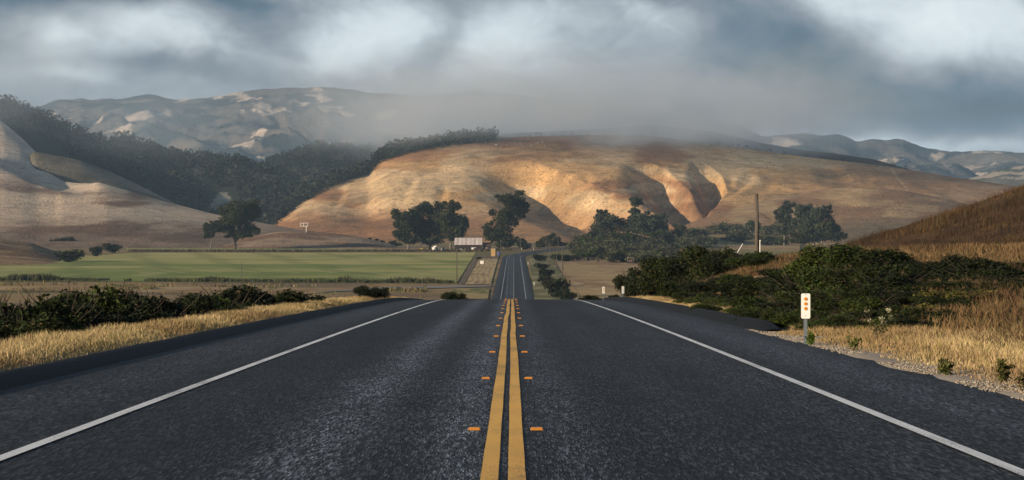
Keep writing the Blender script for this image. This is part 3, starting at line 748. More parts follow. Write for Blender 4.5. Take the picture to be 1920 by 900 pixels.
px_tree('small_tree', 'small tree just left of the large lone dark tree', 'tree', G_T, (396, 459), [(397, 430, 13, 12), (402, 421, 8, 7), (391, 440, 8, 8)], 1290, 1500, .7, 202, trunk_r=.4)
px_tree('eucalyptus_tree', 'leftmost dark tree of the grove left of the barn', 'tree', G_T, (766, 466), [(765, 418, 26, 24), (748, 408, 11, 11), (754, 440, 17, 15), (780, 400, 17, 14), (770, 450, 20, 9)], 1300, 4600, .75, 203)
px_tree('eucalyptus_tree', 'middle dark tree of the grove left of the barn', 'tree', G_T, (806, 467), [(806, 396, 24, 18), (820, 425, 28, 26), (790, 432, 24, 25), (808, 452, 26, 9)], 1310, 5200, .75, 204)
px_tree('eucalyptus_tree', 'dark tree of the grove standing right behind the barn roof', 'tree', G_T, (845, 467), [(845, 388, 15, 12), (846, 418, 26, 24), (856, 442, 17, 15), (864, 428, 11, 17), (838, 405, 15, 12)], 1290, 4600, .75, 205)
px_tree('eucalyptus_tree', 'tallest dark tree leaning right between the barn and the road', 'tree', G_T, (946, 471), [(956, 374, 26, 15), (964, 390, 22, 17), (946, 410, 26, 22), (940, 435, 26, 19), (914, 424, 10, 9), (925, 445, 17, 13), (970, 402, 14, 16), (950, 455, 20, 11)], 1235, 6500, .7, 206)
px_tree('round_tree', 'small round tree at the right foot of the tallest tree', 'tree', G_T, (978, 471), [(978, 456, 11, 11), (983, 462, 8, 7)], 1225, 1100, .65, 207, trunk_r=.3)
px_tree('round_tree', 'dark domed tree right of the far bend in the road', 'tree', G_T, (1030, 469), [(1030, 452, 17, 13), (1014, 460, 11, 8), (1042, 458, 11, 9)], 1290, 2300, .7, 208, trunk_r=.45)
px_tree('round_tree', 'low dark tree beside the domed tree at the bend', 'tree', G_T, (1063, 466), [(1063, 460, 10, 6), (1072, 463, 7, 4)], 1300, 900, .65, 209, trunk_r=.3)
px_tree('eucalyptus_tree', 'grey green tree with bare trunk left in the right hand grove', 'tree', G_T, (1137, 464), [(1137, 410, 18, 16), (1124, 428, 20, 17), (1150, 425, 17, 18), (1140, 445, 26, 12), (1128, 401, 9, 8), (1112, 443, 12, 10)], 1340, 4200, .75, 210, EUC_F)
px_tree('eucalyptus_tree', 'grey green tree with a tall top tuft in the right hand grove', 'tree', G_T, (1184, 452), [(1192, 379, 13, 11), (1190, 396, 10, 9), (1188, 412, 13, 10), (1182, 427, 16, 15), (1205, 420, 16, 14)], 1430, 3200, .8, 211, EUC_F)
px_tree('eucalyptus_tree', 'broad grey green tree right in the right hand grove', 'tree', G_T, (1222, 448), [(1218, 416, 24, 15), (1236, 430, 14, 12), (1210, 430, 18, 13), (1230, 410, 11, 8), (1200, 408, 16, 11), (1243, 422, 9, 9)], 1420, 3400, .8, 212, EUC_F)
px_tree('small_tree', 'small lone tree at the foot of the lit gully slope', 'tree', G_T, (1275, 441), [(1275, 428, 9, 9), (1271, 434, 7, 6)], 1500, 800, .75, 213, EUC_F, trunk_r=.35)
px_tree('eucalyptus_tree', 'slim grey tree at the left of the clump right of the utility pole', 'tree', G_T, (1471, 442), [(1474, 392, 15, 14), (1467, 410, 15, 15), (1478, 425, 13, 13), (1470, 434, 13, 9)], 1420, 2400, .8, 214, EUC_F)
px_tree('eucalyptus_tree', 'broad grey tree in the clump right of the utility pole', 'tree', G_T, (1526, 458), [(1507, 397, 16, 15), (1500, 420, 14, 18), (1530, 402, 24, 18), (1546, 396, 13, 13), (1525, 424, 28, 20), (1552, 425, 17, 18)], 1400, 5200, .8, 215, EUC_F)
px_tree('eucalyptus_tree', 'low dark tree at the front of the clump right of the utility pole', 'tree', G_T, (1540, 464), [(1530, 441, 26, 16), (1566, 440, 20, 15), (1505, 448, 18, 12), (1545, 425, 15, 12)], 1330, 4200, .8, 216)

# shrubs: a few shared shapes, each plant its own object
def shrub_proto(seed, n, size, base, spread=1.0, hgt=1.0, warm=.3):
    r = random.Random(seed); B = []
    for q in range(15):
        a = r.uniform(0, 6.283); d = r.uniform(0, .75) * spread; h = r.uniform(.25, .80) * hgt; s = r.uniform(.18, .36)
        B.append((math.cos(a) * d, math.sin(a) * d, h, s * spread, s * spread, s * .9 * hgt))
    B.append((0, 0, .4 * hgt, .6 * spread, .6 * spread, .4 * hgt))
    fol = foliage('foliage', B, n, size, seed, base, up=.0, inner=.1, warm=warm); fol.materials.append(M['leaf'])
    # twigs that reach out of the outline
    rr = np.random.default_rng(seed + 9)
    t = MB()
    for q in range(24):
        a = r.uniform(0, 6.283); d = r.uniform(.3, .95) * spread; h = r.uniform(.6, 1.14) * hgt
        t.tube([(0, 0, -.1), (math.cos(a) * d * .4, math.sin(a) * d * .4, h * .5), (math.cos(a) * d, math.sin(a) * d, h)], [.025, .012, .004], 5, cap=False)
    st = t.mesh('stem', True); st.materials.append(M['stem'])
    return fol, st
GREEN = (.027, .045, .012); DKGREEN = (.013, .019, .009); OLIVE = (.085, .085, .025); GREY_G = (.055, .065, .042)
NEAR = [shrub_proto(301 + i, 11000, .036, (DKGREEN, GREEN, (.018, .027, .009), (.040, .060, .015))[i % 4]) for i in range(5)]
YEL = [shrub_proto(321, 6000, .045, OLIVE)]
FARB = [shrub_proto(331 + i, 800, .10, (DKGREEN, GREEN, GREY_G)[i]) for i in range(3)]
def shrub(name, label, cat, group, proto, x, y, h, w, rz=None, dz=0):
    z = float(ground_z(np.array([x]), np.array([float(y)]))[0]) + dz
    root = empty(name, (x, y, z - .05), random.uniform(0, 6.28) if rz is None else rz); root.scale = (w, w, h)
    o = link('foliage', proto[0], None, root); link('stem', proto[1], None, root)
    return tag(root, label, cat, group)
def near_shrub(label, group, px, Y, top, width, proto, name='shrub', hf=1.10):
    x = (px - 960) / F * Y; z = float(ground_z(np.array([x]), np.array([float(Y)]))[0])
    ztop = CZ + (HZ - top) / F * Y; h = max(.35, (ztop - z)) * hf
    return shrub(name, label, 'shrub', group, proto, x, Y, h, width)
gl = 'dark bushes below the left verge'; ll = 'near black bush in the row below the left roadside verge'
for i, (px, Y, top, w) in enumerate([(-60, 40, 560, 1.3), (5, 41, 553, 1.3), (60, 44, 562, 1.2), (110, 47, 556, 1.2), (150, 50, 539, 1.4), (200, 50, 545, 1.3), (245, 54, 560, 1.2), (295, 57, 543, 1.4),
                                     (345, 60, 556, 1.3), (395, 64, 558, 1.4), (438, 68, 537, 1.6), (480, 71, 541, 1.5), (520, 76, 546, 1.5), (548, 80, 560, 1.3), (120, 43, 585, 1.1), (320, 52, 582, 1.2), (30, 38, 592, 1.0), (220, 46, 580, 1.1)]):
    near_shrub(ll, gl, px, Y, top, w * 1.35, NEAR[(i * 2) % 5 if i % 3 else 0], hf=1.0)
near_shrub('leafy green bush with pale flower heads at the right of the left bush row', None, 420, 58, 578, 1.1, NEAR[3])
near_shrub('small dark bush alone behind the left verge near the crest', None, 697, 96, 536, .95, NEAR[0])
near_shrub('low dark bush just left of the crest of the road', None, 846, 125, 549, 1.0, NEAR[2])
gr = 'bushes in the thicket on the right bank'; lr = 'dark green bush in the thicket on the right roadside bank'
for i, (px, Y, top, w, pr) in enumerate([(1190, 119, 512, 1.3, 0), (1222, 116, 500, 1.5, 0), (1256, 113, 488, 1.6, 2), (1296, 110, 474, 1.7, 0), (1335, 106, 468, 1.7, 2), (1376, 103, 476, 1.6, 0), (1420, 98, 473, 1.6, 1), (1452, 94, 482, 1.5, 2),
        (1285, 92, 528, 1.3, 2), (1340, 88, 520, 1.5, 0), (1390, 84, 515, 1.5, 1), (1440, 80, 520, 1.4, 2), (1490, 78, 500, 1.5, 0), (1525, 74, 484, 1.6, 1), (1560, 73, 466, 1.7, 3), (1605, 72, 462, 1.7, 1), (1650, 71, 470, 1.6, 2),
        (1695, 69, 486, 1.5, 0), (1740, 67, 502, 1.4, 2), (1790, 67, 508, 1.4, 0), (1845, 68, 488, 1.5, 2), (1890, 68, 512, 1.4, 0), (1300, 80, 560, 1.0, 3), (1345, 72, 568, 1.0, 1), (1390, 67, 566, 1.1, 3), (1440, 63, 556, 1.2, 1),
        (1480, 61, 548, 1.2, 3), (1530, 58, 545, 1.2, 2), (1580, 57, 540, 1.3, 1), (1635, 56, 535, 1.3, 2), (1690, 55, 548, 1.2, 0), (1560, 64, 505, 1.4, 1), (1620, 63, 500, 1.4, 2), (1680, 61, 512, 1.4, 0), (1740, 60, 530, 1.3, 2), (1255, 100, 545, .8, 1),
        (1850, 60, 545, 1.2, 0), (1940, 64, 520, 1.4, 2), (1600, 50, 596, .8, 2), (1700, 50, 585, .9, 0), (1400, 58, 590, .8, 1), (1490, 50, 588, .9, 3), (1545, 48, 580, .95, 1), (1650, 47, 590, .8, 2), (1440, 55, 585, .9, 3), (1320, 76, 570, .8, 1), (1360, 68, 580, .8, 3), (1290, 86, 560, .8, 1), (1590, 46, 600, .7, 0), (1700, 46.5, 598, .7, 2), (1830, 55, 560, 1.0, 2), (1900, 58, 548, 1.1, 0), (1760, 64, 515, 1.4, 2), (1500, 68, 515, 1.4, 0), (1450, 72, 525, 1.3, 2), (1400, 76, 530, 1.3, 0), (1330, 63, 578, .8, 1), (1400, 54, 588, .8, 3), (1450, 50, 592, .8, 2), (1500, 46.5, 590, .85, 3), (1550, 44, 590, .8, 1), (1600, 42.5, 596, .75, 2), (1650, 42, 592, .75, 3), (1700, 42, 595, .7, 0), (1570, 52, 560, 1.0, 2), (1620, 50, 558, 1.0, 3), (1480, 55, 562, 1.0, 0), (1740, 44, 590, .7, 2), (1270, 96, 540, .9, 0), (1310, 84, 548, 1.0, 2), (1360, 76, 555, 1.0, 0), (1420, 66, 560, 1.0, 2), (1830, 62, 500, 1.4, 0), (1880, 62, 505, 1.4, 2), (1925, 61, 515, 1.4, 0), (1800, 58, 528, 1.2, 2), (1870, 57, 538, 1.2, 0), (1935, 57, 535, 1.2, 2), (1775, 51, 570, .9, 2), (1725, 54, 555, 1.1, 0), (1820, 64, 480, 1.2, 0)]):
    near_shrub(lr, gr, px, Y, top, w * 1.12, NEAR[pr])
near_shrub('yellowish green bush at the right end of the roadside thicket', None, 1790, 53, 545, 1.25, YEL[0])
near_shrub('small yellowish bush at the lower edge of the thicket near the right frame edge', None, 1745, 48, 585, .8, YEL[0])
near_shrub('low dark bush on the right verge left of the farther marker posts', None, 1103, 128, 553, .8, NEAR[0])
near_shrub('small leafy bush at the foot of the farthest marker post', None, 1119, 122, 557, .3, NEAR[2])
near_shrub('low bush beside the blank marker post', None, 1152, 117, 552, .4, NEAR[0])

def far_shrub(label, group, px, py, wpx, hpx, proto, Y=None):
    Y = Y or CZ * F / (py - HZ); return shrub('shrub', label, 'shrub', group, proto, (px - 960) / F * Y, Y, hpx / F * Y * 1.05, wpx / 2 / F * Y * 1.15)
for lab, px, py, w, h, p in [
    ('large rounded dark bush left of the green field', 128, 492, 62, 24, 0), ('dark bush on the edge of the knoll above the large rounded bush', 116, 464, 52, 20, 0),
    ('round dark bush just right of the large rounded bush', 181, 481, 34, 20, 0), ('dark bush at the far left corner of the green field', 212, 474, 46, 18, 0),
    ('low dark bush nearest the left edge above the brown knoll', 42, 458, 44, 12, 0), ('wide black bush on the right verge of the far road near the crest', 1045, 558, 66, 36, 0), ('black bush filling the dip right of the wide black verge bush', 1062, 566, 40, 26, 0), ('black bush just behind the wide black verge bush', 1030, 538, 44, 22, 0),
    ('second black bush on the right verge of the far road', 1022, 521, 42, 18, 0), ('third dark bush on the right verge of the far road', 1018, 505, 36, 12, 0),
    ('dark bush on the right verge where the far road bends', 1014, 490, 34, 14, 0), ('long dark bush left of the cattle', 1060, 490, 60, 14, 0), ('dark bush right behind the cattle', 1085, 487, 36, 14, 1),
    ('dark bush in the corner of the tan pasture by the poles', 1068, 562, 30, 14, 0), ('small dark bush on the ditch between field and road', 897, 487, 14, 6, 0)]:
    far_shrub(lab, None, px, py, w, h, FARB[p])
g1 = 'grey green scrub beyond the pasture'; l1 = 'grey green shrub in the scrub belt behind the tan pasture'
r_ = random.Random(5)
for i in range(120):
    px = r_.uniform(1085, 1490); top_lim = np.interp(px, [1085, 1200, 1300, 1490], [470, 460, 455, 452]); low = np.interp(px, [1085, 1130, 1240, 1330, 1490], [484, 492, 497, 494, 476])
    py = r_.uniform(top_lim, low)
    if 1330 < px < 1500 and py > 462: continue
    far_shrub(l1, g1, px, py, r_.uniform(34, 66), r_.uniform(15, 26), FARB[2 if r_.random() < .75 else 1])
g2 = 'shrubs under the knoll by the grove'; l2 = 'small dark shrub in the line left of the barn grove'
for px, py, w, h in [(693, 447, 12, 6), (705, 450, 14, 7), (718, 453, 14, 7), (735, 456, 20, 10), (748, 461, 22, 11)]:
    Y = 1440; z = CZ + (HZ - py) / F * Y; o = shrub('shrub', l2, 'shrub', g2, FARB[0], (px - 960) / F * Y, Y, h / F * Y, w / 2 / F * Y); o.location.z = z - 1.5

# woods: one mass of crowns on each wooded hill
def surf(Hh, n, seed, mask):
    r = np.random.default_rng(seed); nr, nc = Hh['X'].shape
    i = r.integers(0, nr - 16, n); j = r.integers(0, nc - 1, n); a = r.random(n); b = r.random(n)
    def g(A): return (A[i, j] * (1 - a) + A[i + 1, j] * a) * (1 - b) + (A[i, j + 1] * (1 - a) + A[i + 1, j + 1] * a) * b
    P = np.stack([g(Hh['X']), g(Hh['Y']), g(Hh['Z'])], 1); u, py = g(Hh['U']), g(Hh['SPY'])
    k = mask(u, py, P, r); return P[k]
def woods(name, label, P, seed, hmin, hmax, per=28, base=(.022, .029, .022), size=.25):
    r = np.random.default_rng(seed); n = len(P); h = hmin * .7 + (hmax * 1.1 - hmin * .7) * r.random(n)**1.6; w = h * r.uniform(.42, .62, n)
    d = r.normal(size=(n, per, 3)); d /= np.linalg.norm(d, axis=2)[..., None]; rad = r.random((n, per, 1))**.4
    C = P[:, None, :] + np.array([0, 0, .55]) * h[:, None, None] + d * rad * np.stack([w, w, h * .48], 1)[:, None, :]
    C = C.reshape(-1, 3)
    V, Fq = leaf_quads(C, 1.0, seed + 1, .4, .8)
    sc = np.repeat(np.repeat(w, per) * size, 4)[:, None]; V = C.repeat(4, 0) + (V - C.repeat(4, 0)) * sc
    tc_ = (r.uniform(.5, 1.3, (n, 1)) * (.4 + 1.2 * fbm(P[:, 0] * .012, P[:, 1] * .012, seed, 3))[:, None]) * np.asarray(base) * (1 + r.uniform(-.15, .3, (n, 1)) * np.array([1, .3, -.3]))
    o = link(name, mesh_np(name, V, Fq, ftint=np.repeat(tc_, per, 0) * r.uniform(.75, 1.25, (n * per, 1))), M['canopy'])
    return tag(o, label, 'woodland', kind='stuff')
P1 = surf(H_left, 9000, 401, lambda u, py, P, r: (u > -300) & (u < 640) & (fbm(P[:, 0] * .007, P[:, 1] * .007, 84, 4) < .68 + .1 * r.random(len(u))) & ~((u < 120) & (py > 235 + u * .3)) & ~((u > 385) & (u < 450) & (py > 352) & (py < 402)))
woods('woodland', 'dense dark woodland covering the left hill', P1, 402, 8, 14)
P2 = surf(H_mid, 8000, 403, lambda u, py, P, r: (u > 380) & (u < 1150) & (u < 960 + 200 * r.random(len(u))))
woods('woodland', 'dense woodland behind the left flank of the golden hill', P2, 404, 8, 13)
def edge_mask(u, py, P, r):
    edge = np.interp(u, [480, 515, 560, 600, 650, 690, 705, 725, 770, 860, 930], [430, 413, 376, 352, 333, 320, 303, 291, 277, 264, 257])
    return (u > 495) & (u < 930) & (py < edge + 3 + 9 * r.random(len(u))) 
P3 = surf(H_gold, 60000, 405, edge_mask)
woods('woodland', 'belt of trees along the left edge of the golden hill', P3[:900], 406, 8, 14)
# brush on the dark ridge and scattered bushes on the hills
P4 = surf(H_gold, 30000, 407, lambda u, py, P, r: (u > 800) & (u < 1700) & (py < np.interp(u, [800, 1000, 1200, 1400, 1700], [262, 258, 258, 282, 322])) & (r.random(len(u)) < .25))
woods('brush', 'dark brush along the top of the golden hill', P4[:700], 408, 2.5, 6, 10, (.04, .035, .024))
P5 = surf(H_gold, 1500, 409, lambda u, py, P, r: (u > 800) & (u < 1700) & (py > 300))
woods('brush', 'tiny bushes scattered over the golden hill', P5[:330], 410, 1.2, 3.4, 10, (.05, .045, .025))
P6 = surf(H_pale, 700, 411, lambda u, py, P, r: (u > -50) & (u < 600) & (py > 300))
woods('brush', 'tiny bushes scattered over the pale left hillside', P6[:150], 412, .8, 1.8, 8, (.05, .04, .03))
# rocks near the summit
r = np.random.default_rng(415)
RP = surf(H_gold, 40000, 414, lambda u, py, P, r: (((u > 925) & (u < 1030) & (py < 275)) | ((u > 1090) & (u < 1190) & (py < 275)) | ((u > 1270) & (u < 1340) & (py < 275))) & (r.random(len(u)) < .2))[:150]
def rocks(name, label, P, rad, seed, tint, cat='rocks'):
    r = np.random.default_rng(seed); oct_ = np.array([(1, 0, 0), (0, 1, 0), (-1, 0, 0), (0, -1, 0), (0, 0, 1), (0, 0, -.6)], float)
    fc = np.array([(0, 1, 4), (1, 2, 4), (2, 3, 4), (3, 0, 4), (1, 0, 5), (2, 1, 5), (3, 2, 5), (0, 3, 5)])
    n = len(P); s = rad * r.uniform(.4, 1.5, (n, 1, 1)) * r.uniform(.6, 1.3, (n, 1, 3))
    a = r.uniform(0, 6.28, n); c, sn = np.cos(a), np.sin(a); V = oct_[None] * s * r.uniform(.75, 1.2, (n, 6, 1))
    X = V[..., 0] * c[:, None] - V[..., 1] * sn[:, None]; Yv = V[..., 0] * sn[:, None] + V[..., 1] * c[:, None]
    V = np.stack([X, Yv, V[..., 2] * .8], -1) + P[:, None, :]
    tn = np.asarray(tint) * r.uniform(.6, 1.3, (n, 1))
    o = link(name, mesh_np(name, V.reshape(-1, 3), (fc[None] + 6 * np.arange(n)[:, None, None]).reshape(-1, 3), tint=np.repeat(tn, 6, 0)), M['stone'])
    return tag(o, label, cat, kind='stuff')
rocks('boulders', 'pale boulders near the foggy top of the golden hill', RP, 1.5, 416, (.24, .21, .185))

# gravel at the right pavement edge
n = 5200; gyv = 17 + 30 * r.random(n)**1.3; gxv = 5.3 + road_x(gyv) + np.abs(r.normal(0, .55, n)) + .1 * r.random(n)
kg = fbm(gxv * 1.3, gyv * .6, 418, 3) > .44; gxv, gyv = gxv[kg], gyv[kg]
rocks('gravel', 'pale gravel along the right pavement edge', np.stack([gxv, gyv, ground_z(gxv, gyv) + .004], 1), .016, 417, (.33, .285, .23), 'gravel')

# grass blades
def blades(name, label, X, Y, h, w, tint, seed, lean=.75):
    r = np.random.default_rng(seed); n = len(X); Z = ground_z(X, Y) - .02
    a = r.uniform(0, 6.283, n); hh = h * r.uniform(.5, 1.3, n); ww = w * r.uniform(.6, 1.3, n)
    la = r.uniform(0, 6.283, n); ld = hh * lean * r.random(n)
    B = np.stack([X, Y, Z], 1); side = np.stack([np.cos(a) * ww, np.sin(a) * ww, 0 * a], 1)
    midp = B + np.stack([np.cos(la) * ld * .35, np.sin(la) * ld * .35, hh * .6], 1); tip = B + np.stack([np.cos(la) * ld * 1.2, np.sin(la) * ld * 1.2, hh], 1)
    V = np.stack([B - side, B + side, midp + side * .6, tip, midp - side * .6], 1).reshape(-1, 3)
    i = 5 * np.arange(n)[:, None]
    o = link(name, mesh_np(name, V, np.concatenate([i + np.array([[0, 1, 2]]), i + np.array([[0, 2, 4]]), i + np.array([[4, 2, 3]])], 0), tint=np.repeat(tint, 5, 0)), M['blade'])
    return tag(o, label, 'grass', kind='stuff')
def straw_tint(n, X, Y, seed, base=(.47, .36, .19), dark=(.31, .215, .11), green=(.22, .20, .05), gf=.12):
    r = np.random.default_rng(seed); f = sstep(fbm(X * .35, Y * .2, seed, 3) + r.uniform(-.12, .12, n), .42, .62)[:, None]
    c = np.asarray(base) * (1 - f) + np.asarray(dark) * f; g = (r.random(n) < gf * 2 * fbm(X * .5, Y * .4, seed + 1, 2))[:, None]
    return np.where(g, np.asarray(green), c) * r.uniform(.7, 1.25, (n, 1))
r = np.random.default_rng(420); n = 120000
Y_ = 17 + 120 * r.random(n)**1.7; X_ = -(6.18 + (1.75 + Y_ * .006) * r.random(n)**.9) + road_x(Y_)
hh = .05 + .15 * sstep(-X_ - 6.15, 0, .8) * (.15 + 1.5 * fbm(X_ * .9, Y_ * .5, 421, 3)) * (1 - .35 * sstep(Y_, 50, 110))
blades('dry_grass', 'golden dry grass along the left verge', X_, Y_, hh * .85, .0045 + Y_ * .00007, straw_tint(n, X_, Y_, 422), 423)
n = 190000
Y_ = 18 + 115 * r.random(n)**1.5; X_ = 5.55 + .3 * r.random(n) + np.interp(Y_, [18, 34, 42, 60, 140], [7.5, 6.0, 2.2, 1.3, 1.5]) * r.random(n)**1.05 + road_x(Y_)
keep = (fbm(X_ * .8, Y_ * .5, 425, 3) * .9 + (X_ - 5.6) * .33 > .52) & ~((Y_ > 44) & (X_ < 6.15)); X_, Y_ = X_[keep], Y_[keep]; n = len(X_)
hh = .05 + .17 * sstep(X_ - 5.6, 0, 1.4) * (.15 + 1.5 * fbm(X_ * .9, Y_ * .5, 426, 3))
blades('dry_grass', 'golden dry grass along the right verge', X_, Y_, hh * .85, .0045 + Y_ * .00007, straw_tint(n, X_, Y_, 427), 428)
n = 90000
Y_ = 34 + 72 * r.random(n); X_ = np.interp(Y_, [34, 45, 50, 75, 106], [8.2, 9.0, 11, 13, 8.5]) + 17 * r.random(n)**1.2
blades('bank_grass', 'brown grass over the right bank behind the bushes', X_, Y_, .14 + .26 * fbm(X_ * .3, Y_ * .3, 430, 3), .011 + Y_ * .0001, straw_tint(n, X_, Y_, 431, (.17, .108, .052), (.085, .050, .026), (.075, .07, .028), .15), 432)  # grass tones darkened here to carry cloud shade
# tufts over the near brown hillside, cloud shade worked into their dark tones
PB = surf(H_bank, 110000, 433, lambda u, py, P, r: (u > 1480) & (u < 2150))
def blades_on(name, label, P, h, w, tint, seed):
    global ground_z
    keep_f = ground_z
    try:
        ground_z = lambda x, y: P[:, 2]
        return blades(name, label, P[:, 0], P[:, 1], h, w, tint, seed)
    finally: ground_z = keep_f
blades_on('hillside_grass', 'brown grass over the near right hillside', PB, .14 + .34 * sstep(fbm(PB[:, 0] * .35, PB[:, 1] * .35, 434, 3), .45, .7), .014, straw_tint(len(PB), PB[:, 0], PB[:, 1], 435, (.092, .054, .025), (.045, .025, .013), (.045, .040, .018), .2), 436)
# rank grass along the ditch below the green field, and along the pasture edge
n = 9000; px_ = r.uniform(-200, 850, n); Y_ = np.interp(px_, [-200, 850], [705, 672]) + r.normal(0, 3.0, n); X_ = (px_ - 960) / F * Y_
cl_ = fbm(X_ * .06, Y_ * .01, 440, 3); kp = cl_ > .25; X_, Y_, cl_ = X_[kp], Y_[kp], cl_[kp]
blades('weeds', 'dark rank weeds along the near edge of the green field', X_, Y_, 1.0 + 1.2 * sstep(cl_, .45, .7) , .25, straw_tint(len(X_), X_, Y_, 441, (.075, .07, .03), (.035, .04, .018), (.04, .055, .02), .3), 442)
n = 9000; px_ = r.uniform(-200, 800, n); Y_ = np.interp(px_, [-200, 800], [640, 600]) + r.normal(0, 16, n); X_ = (px_ - 960) / F * Y_
cl_ = fbm(X_ * .05, Y_ * .05, 445, 3); kp = cl_ > .52; X_, Y_ = X_[kp], Y_[kp]
blades('weeds', 'brown and green weeds on the flat beyond the left roadside bushes', X_, Y_, .5 + .7 * r.random(len(X_)), .18, straw_tint(len(X_), X_, Y_, 446, (.20, .15, .07), (.06, .06, .03), (.09, .10, .03), .3), 447)
n = 5000; t_ = r.random(n); q0, q1 = flat(240, 471.8), flat(960, 471.8); X_ = q0[0] + (q1[0] - q0[0]) * t_; Y_ = q0[1] + r.normal(0, 2, n)
blades('weeds', 'dark hedge bank between the two green fields', X_, Y_, .9 + .8 * r.random(n), .35, straw_tint(n, X_, Y_, 449, (.10, .08, .045), (.05, .045, .03), (.06, .06, .03), .2), 450)

# single weeds by the right pavement edge
def weed(label, x, y, h, n, col, seed, flowers=None):
    z = float(ground_z(np.array([x]), np.array([float(y)]))[0]); root = empty('weed', (x, y, z)); r = random.Random(seed); t = MB(); tips = []
    for i in range(n):
        a = r.uniform(0, 6.28); d = r.uniform(.1, .5) * h; hh = h * r.uniform(.6, 1.0); t.tube([(0, 0, -.02), (math.cos(a) * d * .4, math.sin(a) * d * .4, hh * .6), (math.cos(a) * d, math.sin(a) * d, hh)], [.006, .005, .002], 4, False); tips.append((math.cos(a) * d, math.sin(a) * d, hh, .06, .06, .05)); tips.append((math.cos(a) * d * .5, math.sin(a) * d * .5, hh * .55, .08, .08, .10))
    t.build('stem', M['stem'], root); link('leaves', foliage('leaves', tips, 70 * n, .022, seed, col, inner=0), M['leaf'], root)
    if flowers: link('flowers', foliage('flowers', [q for q in tips[::2]], 40 * n, .012, seed + 3, flowers, inner=.3), M['leaf'], root)['kind'] = 'stuff'
    tag(root, label, 'weed')
weed('green weed at the foot of the nearest marker post', 5.40, 36.2, .22, 6, (.07, .11, .02), 501)
weed('upright green weed right of the nearest marker post', 5.72, 33.6, .3, 3, (.06, .09, .02), 502)
weed('white flowering weed in the dry grass right of the marker post', 6.95, 38.0, .62, 6, (.09, .10, .04), 503, (.5, .5, .42))
weed('low dark weed at the pavement edge in the right foreground', 5.62, 26.0, .18, 8, (.05, .06, .02), 504)
weed('leafy weed clump in the gravel near the right frame edge', 5.9, 24.2, .26, 8, (.07, .075, .025), 505)
weed('sparse weed on the bare gravel at the right frame edge', 5.75, 22.3, .22, 6, (.06, .055, .025), 506)
# ------------------------------------------------------------------ raised pavement markers
def frustum(w, d, h, iw, idp):
    a, b = w / 2, d / 2; c, e = a - iw, b - idp
    return MB().raw([(-a, -b, 0), (a, -b, 0), (a, b, 0), (-a, b, 0), (-c, -e, h), (c, -e, h), (c, e, h), (-c, e, h)],
                    [(0, 3, 2, 1), (4, 5, 6, 7), (0, 1, 5, 4), (1, 2, 6, 5), (2, 3, 7, 6), (3, 0, 4, 7)])
mk_body = frustum(.102, .10, .021, .008, .03).mesh('body'); mk_body.materials.append(M['marker'])
mk_lens = MB().raw([(-.044, -.0475, .0035), (.044, -.0475, .0035), (.040, -.0245, .0192), (-.040, -.0245, .0192), (-.044, -.0485, .0040), (.044, -.0485, .0040), (.040, -.0255, .0199), (-.040, -.0255, .0199)],
                   [(4, 5, 6, 7), (0, 4, 7, 3), (1, 2, 6, 5), (0, 1, 5, 4), (3, 7, 6, 2)]).mesh('lens'); mk_lens.materials.append(M['amber'])
ordw = ['nearest the camera', 'in the second row', 'in the third row', 'in the fourth row', 'in the fifth row', 'in the sixth row', 'in the seventh row', 'in the eighth row', 'in the ninth row', 'in the tenth row', 'in the eleventh row', 'in the twelfth row', 'at the crest']
for i in range(13):
    y = 16.1 + 7.45 * i
    if y > 110: break
    for sgn, nm in ((-1, 'left'), (1, 'right')):
        x = float(road_x(y)) + sgn * .255 + random.uniform(-.008, .008)
        e = empty('road_marker', (x, y, float(road_z(y)) + .050), random.uniform(-.05, .05))
        link('body', mk_body, None, e); link('lens', mk_lens, None, e)
        tag(e, f'amber raised road marker {nm} of the double yellow line {ordw[i]}', 'road marker', 'raised markers beside the double yellow line')

# ------------------------------------------------------------------ roadside marker posts
def rounded_plate(w, h, r, th, n=6):
    m = MB(); ring = []
    for cx, cz, a0 in ((w / 2 - r, h - r, 0), (-w / 2 + r, h - r, 90), (-w / 2 + r, r, 180), (w / 2 - r, r, 270)):
        for k in range(n + 1):
            a = math.radians(a0 + 90 * k / n); ring.append((cx + r * math.cos(a), cz + r * math.sin(a)))
    N_ = len(ring); v = [(x, -th / 2, z) for x, z in ring] + [(x, th / 2, z) for x, z in ring]
    f = [tuple(range(N_))[::-1], tuple(range(N_, 2 * N_))] + [(i, (i + 1) % N_, N_ + (i + 1) % N_, N_ + i) for i in range(N_)]
    return m.raw(v, f)
def disc(r, th, n=20): 
    v = [(r * math.cos(2 * math.pi * k / n), 0, r * math.sin(2 * math.pi * k / n)) for k in range(n)] + [(r * .9 * math.cos(2 * math.pi * k / n), -th, r * .9 * math.sin(2 * math.pi * k / n)) for k in range(n)]
    return MB().raw(v, [tuple(range(n, 2 * n))] + [(k, (k + 1) % n, n + (k + 1) % n, n + k) for k in range(n)])
plate_me = rounded_plate(.165, .458, .026, .006).mesh('plate'); plate_me.materials.append(M['plate'])
disc_me = disc(.033, .010).mesh('reflector'); disc_me.materials.append(M['amber'])
post_me = MB().box((-.032, -.004, -.35), (.002, .004, .62)).box((-.032, .004, -.35), (-.026, .035, .62)).box((.002, -.016, -.35), (.030, -.010, .62)).box((.001, -.0101, -.35), (.008, .035, .62)).mesh('post'); post_me.materials.append(M['steel'])
bolt_me = disc(.008, .006, 8).mesh('bolt'); bolt_me.materials.append(M['steel'])
